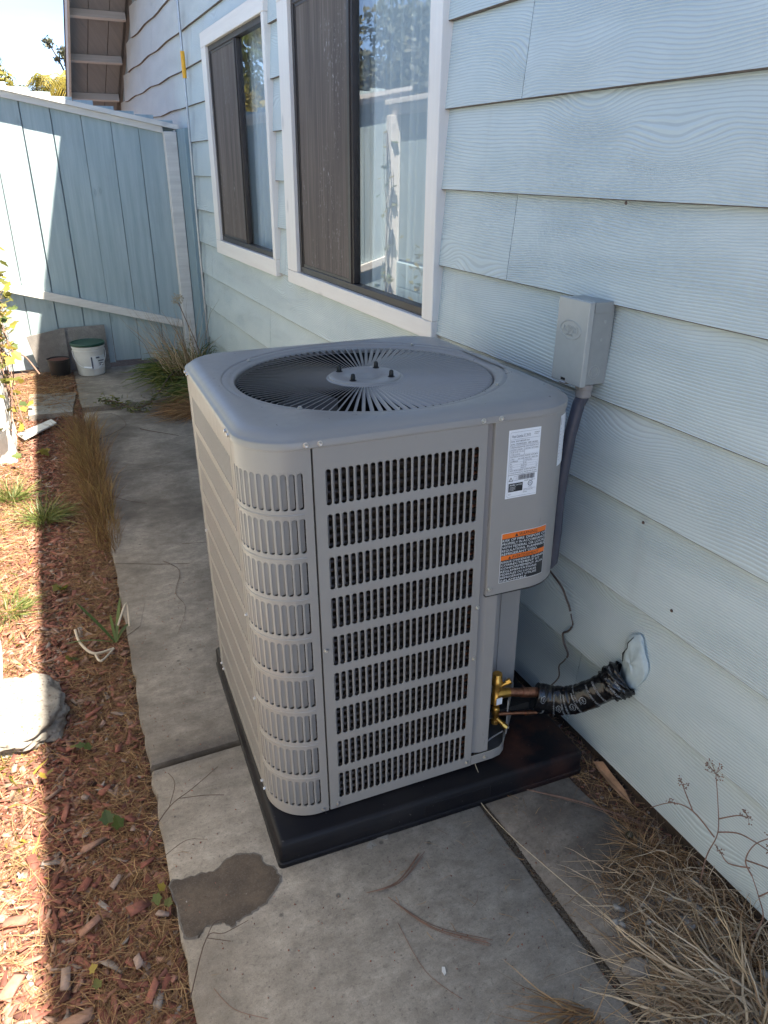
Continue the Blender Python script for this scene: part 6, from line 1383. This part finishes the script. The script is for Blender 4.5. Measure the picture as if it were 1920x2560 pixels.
for i in range(70):
    d = Vector((rr.gauss(0, 1), rr.gauss(0, 1), rr.gauss(0, 0.7))).normalized() * rr.uniform(0.03, 0.052); mb.tube([c0, c0 + d], 0.0008, 4); mb.lathe([(0, -.006), (.005, 0), (0, .006)], 5, c0 + d)
mb.build('flower_head', plain('dried_petals', (0.42, 0.36, 0.26), 0.8), fh)
mb = MB(); pts = smooth_pts([(0.33, 5.62, 0.05), (0.42, 5.52, 0.06), (0.52, 5.42, 0.03), (0.62, 5.40, 0.05), (0.74, 5.55, 0.10), (0.86, 5.8, 0.14), (0.98, 5.95, 0.16)], 7); mb.tube(pts, 0.006, 6); vn = mb.build('vine_runner', MAT['twig'], None, True); tag(vn, 'leafy vine runner trailing across the joint of the far slab', 'vine')
P0 = np.array([pts[i % len(pts)] for i in range(420)]) + rng.normal(0, 0.022, (420, 3)); P0[:, 2] = np.abs(P0[:, 2]); D = rng.normal(0, 1, (420, 3)); D[:, 2] = np.abs(D[:, 2]) * .6; D /= np.linalg.norm(D, axis=1, keepdims=True)
ribbons('leaflet', P0, D, rng.uniform(.02, .05, 420), rng.uniform(.003, .006, 420), 0.3, MAT['leaf'], 2, parent=vn)['kind'] = 'stuff'

# ivy over the left pilaster, up the corner post
iv = empty('ivy', (-0.262, 5.0, 0.0), 'sunlit yellow green ivy with dry clusters spilling over the left pilaster', 'ivy')
rr = random.Random(8)
mb = MB()
for k in range(9):
    a = [(rr.uniform(-.02, .06), rr.uniform(-0.3, 0.6), 1.05), (rr.uniform(-.02, .07), rr.uniform(-0.3, 0.5), .8), (rr.uniform(0, .08), rr.uniform(-0.3, 0.4), .5), (rr.uniform(-.02, .1), rr.uniform(-0.4, 0.4), .15)]
    mb.tube(smooth_pts(a, 6), 0.003, 5)
mb.tube(smooth_pts([(0.06, -0.1, 0.78), (0.10, -0.15, 0.62), (0.16, -0.15, 0.58), (0.22, -0.2, 0.48)], 6), 0.0045, 6)
mb.build('vine_stem', MAT['stem'], iv, True)
for k in range(210):
    z = rr.uniform(0.5, 1.12) if k < 160 else rr.uniform(0.05, 0.6); put_leaf(iv, Vector((rr.uniform(-.08, .12) + (0.02 if z > .6 else 0), rr.uniform(-0.45, 0.7), z)), rr.uniform(.035, .06), 'leaf_yellow' if k % 3 else 'leaf', rr=rr)
P0 = np.stack([rng.uniform(-.04, .09, 900), rng.uniform(-.3, .5, 900), rng.uniform(0.55, 1.0, 900)], 1); D = rng.normal(0, 1, (900, 3)); D /= np.linalg.norm(D, axis=1, keepdims=True)
ribbons('dry_cluster', P0, D, rng.uniform(.015, .04, 900), rng.uniform(.001, .003, 900), .3, MAT['straw'], 2, parent=iv)['kind'] = 'stuff'
iv2 = empty('ivy', (-0.37, 6.42, 0.0), 'ivy climbing the white corner post where side fence meets back fence', 'ivy')
mb = MB()
for k in range(5): mb.tube(smooth_pts([(rr.uniform(-.03, .05), rr.uniform(-.05, .08), z) for z in (0, .5, 1.0, 1.5, 1.9)], 6), 0.003, 5)
mb.build('vine_stem', MAT['twig'], iv2, True)
for k in range(90): z = 1.9 * rr.random() ** 1.7; put_leaf(iv2, Vector((rr.uniform(-.04, .08), rr.uniform(-.22, .2) * (1.3 - .5 * z), z)), rr.uniform(.04, .07), 'leaf_yellow' if k % 2 else 'leaf', rr=rr)

# ================================================================== TREES AND PALMS BEYOND THE FENCES
def cloud(name, blobs, n, size, m, parent):
    """leaf clumps through the volume of several ellipsoids"""
    wv = np.array([b[3] * b[4] * b[5] for b in blobs]) ** 0.75; wv /= wv.sum(); idx = rng.choice(len(blobs), n, p=wv); B = np.array(blobs)[idx]
    d = rng.normal(0, 1, (n, 3)); d /= np.linalg.norm(d, axis=1, keepdims=True); r_ = rng.random((n, 1)) ** 0.45 * (1 + 0.18 * np.sin(d[:, :1] * 9 + d[:, 2:] * 7))
    C = B[:, :3] + d * r_ * B[:, 3:6]
    a = rng.normal(0, 1, (n, 3)); a /= np.linalg.norm(a, axis=1, keepdims=True); b = np.cross(a, rng.normal(0, 1, (n, 3))); b /= np.linalg.norm(b, axis=1, keepdims=True)
    s = size * rng.uniform(.6, 1.3, (n, 1)); V = np.stack([C - a * s, C + b * s * .45, C + a * s, C - b * s * .45], 1).reshape(-1, 3)
    F = np.arange(n * 4).reshape(n, 4); return mobj(name, mesh_np(name, V, F, m, tone=np.repeat(rng.random(n), 4)), parent)
def tree(loc, blobs, n, size, m, trunk, lab, cat='tree', name='tree', h=2.0, group=None):
    t = empty(name, loc, lab, cat, group); mb = MB()
    mb.tube(smooth_pts([(0, 0, -0.1), (0.05, 0.03, h * .5), (0, 0, h)], 4), [trunk * (1 - .35 * i / 8) for i in range(9)], 9)
    r_ = random.Random(int(loc[0] * 100))
    for b in blobs[:9]: mb.tube(smooth_pts([(0, 0, h * .8), (b[0] * .5 + r_.uniform(-.2, .2), b[1] * .5, (h + b[2]) / 2), (b[0], b[1], b[2] + b[5] * .5)], 4), [trunk * .45 * (1 - .09 * i) for i in range(9)], 6)
    mb.build('trunk', MAT['bark'], t, True); cloud('crown', blobs, n, size, m, t); return t
def blobs(n, R_, z0, z1, br, seed):
    r_ = random.Random(seed); out_ = []
    for i in range(n):
        z = r_.uniform(z0, z1); k = 1 - abs((z - z0) / (z1 - z0) - 0.4) ** 1.5; a = r_.uniform(0, 6.28); q = R_ * k * r_.uniform(.3, 1); s = br * r_.uniform(.7, 1.25); out_.append((q * math.cos(a), q * math.sin(a), z, s, s, s * .8))
    return out_
tree((-4.9, 24.0, 0), blobs(46, 2.6, 1.5, 6.4, 0.95, 1), 42000, 0.10, MAT['leaf_yellow'], 0.2, 'tall bushy yellow green tree beyond the left fence mirrored in the small window', h=2.2)
tree((-5.2, 15.5, 0), blobs(26, 1.5, 1.6, 4.4, 0.55, 2), 9000, 0.08, MAT['leaf_dark'], 0.13, 'thin dark olive tree beyond the left fence mirrored in the near window', h=1.8)
tree((-4.2, 12.2, 0), blobs(20, 1.3, 1.6, 3.4, 0.5, 3), 7000, 0.07, MAT['leaf_dark'], 0.12, 'lower dark shrubby tree beyond the left fence', h=1.5)
tree((-5.5, 9.0, 0), blobs(22, 1.6, 1.8, 3.6, 0.6, 4), 8000, 0.08, MAT['leaf'], 0.13, 'green garden tree beyond the near part of the left fence', h=1.6)
tree((0.15, 13.5, 0), [(-0.55, 0, 2.65, .45, .6, .40), (-0.15, .1, 2.62, .38, .5, .36), (.17, 0, 2.52, .20, .3, .20), (-1.0, .3, 2.5, .5, .6, .5), (-.3, 0, 1.8, .5, .5, .5)], 6500, 0.045, MAT['leaf_yellow'], 0.08, 'bright yellow green shrub showing over the cap of the back fence at far left', 'shrub', 'shrub', 1.6)
tree((2.30, 26.0, 0), [(0, 0, 4.1, .36, .4, .30), (-.35, 0, 4.5, .22, .3, .18), (-.72, 0, 4.75, .16, .2, .14), (-.05, 0, 3.6, .36, .3, .3), (.3, 0, 3.9, .5, .5, .6), (.3, 0, 5.0, .35, .3, .5), (.02, .0, 5.9, .2, .2, .12), (.15, 0, 5.3, .25, .2, .3), (.25, 0, 3.2, .5, .4, .5), (-.5, 0, 4.35, .12, .1, .1)], 4200, 0.06, MAT['leaf_dark'], 0.1, 'dark wispy tree top beside the roof overhang', h=3.2)
def palm(loc, h, n, L_, m, lab, drop=0.7, W_=0.009, lf=0.34, az0=0.0, az1=6.28, trunk=0.09, el=(0.1, 1.2)):
    t = empty('palm', loc, lab, 'palm'); mb = MB(); mb.tube([(0, 0, -.1), (0.03, 0, h * .5), (0, 0, h)], [trunk, trunk * .8, trunk * .75], 10); mb.build('trunk', MAT['bark'], t, True)
    for k in range(n):
        az = az0 + (az1 - az0) * (k + rng.random() * .6) / n; e_ = rng.uniform(*el); d = np.array([math.cos(az) * math.cos(e_), math.sin(az) * math.cos(e_), math.sin(e_)]); s = np.array([-math.sin(az), math.cos(az), 0]); T_ = np.linspace(0, 1, 12); Lk = L_ * rng.uniform(.8, 1.15)
        C = np.array([0, 0, h]) + d[None] * (T_ * Lk)[:, None]; C[:, 2] -= drop * Lk * T_ ** 2.2
        mb = MB(); mb.tube([tuple(c_) for c_ in C], [0.006 * (1 - .8 * i / 11) for i in range(12)], 5); V = list(mb.v); F = list(mb.f)
        for i in range(17):
            tt = 0.15 + 0.85 * i / 17 + rng.uniform(-.012, .012); c0 = np.array([np.interp(tt, T_, C[:, q_]) for q_ in range(3)]); ln = lf * (math.sin(math.pi * min(1, tt * .85 + .1)) + .15)
            for sg in (-1, 1):
                dv = s * sg * .75 + d * .5 + np.array([0, 0, -.25]); dv /= np.linalg.norm(dv); p1 = c0 + dv * ln * .5; p2 = c0 + dv * ln + np.array([0, 0, -.35 * ln]); wv = np.cross(dv, [0, 0, 1.0]); wv = wv / (np.linalg.norm(wv) + 1e-6) * W_; b = len(V)
                p2 = p2 + np.array([0, 0, -.25 * ln]); V += [tuple(c0 - wv * .4), tuple(c0 + wv * .4), tuple(p1 - wv), tuple(p1 + wv), tuple(p2)]; F += [(b, b + 1, b + 3, b + 2), (b + 2, b + 3, b + 4)]
        mobj('frond', mesh_np('frond', V, F, m, tone=np.full(len(V), rng.random())), t)
    return t
palm((0.98, 15.0, 0), 2.72, 26, 0.85, MAT['leaf_yellow'], 'sunlit yellow green palm showing over the back fence left of the roof overhang', 0.75, lf=0.42)
palm((-0.75, 14.0, 0), 3.15, 18, 1.15, MAT['leaf'], 'darker palm whose drooping frond enters the sky at the far left', 0.45, lf=0.36)
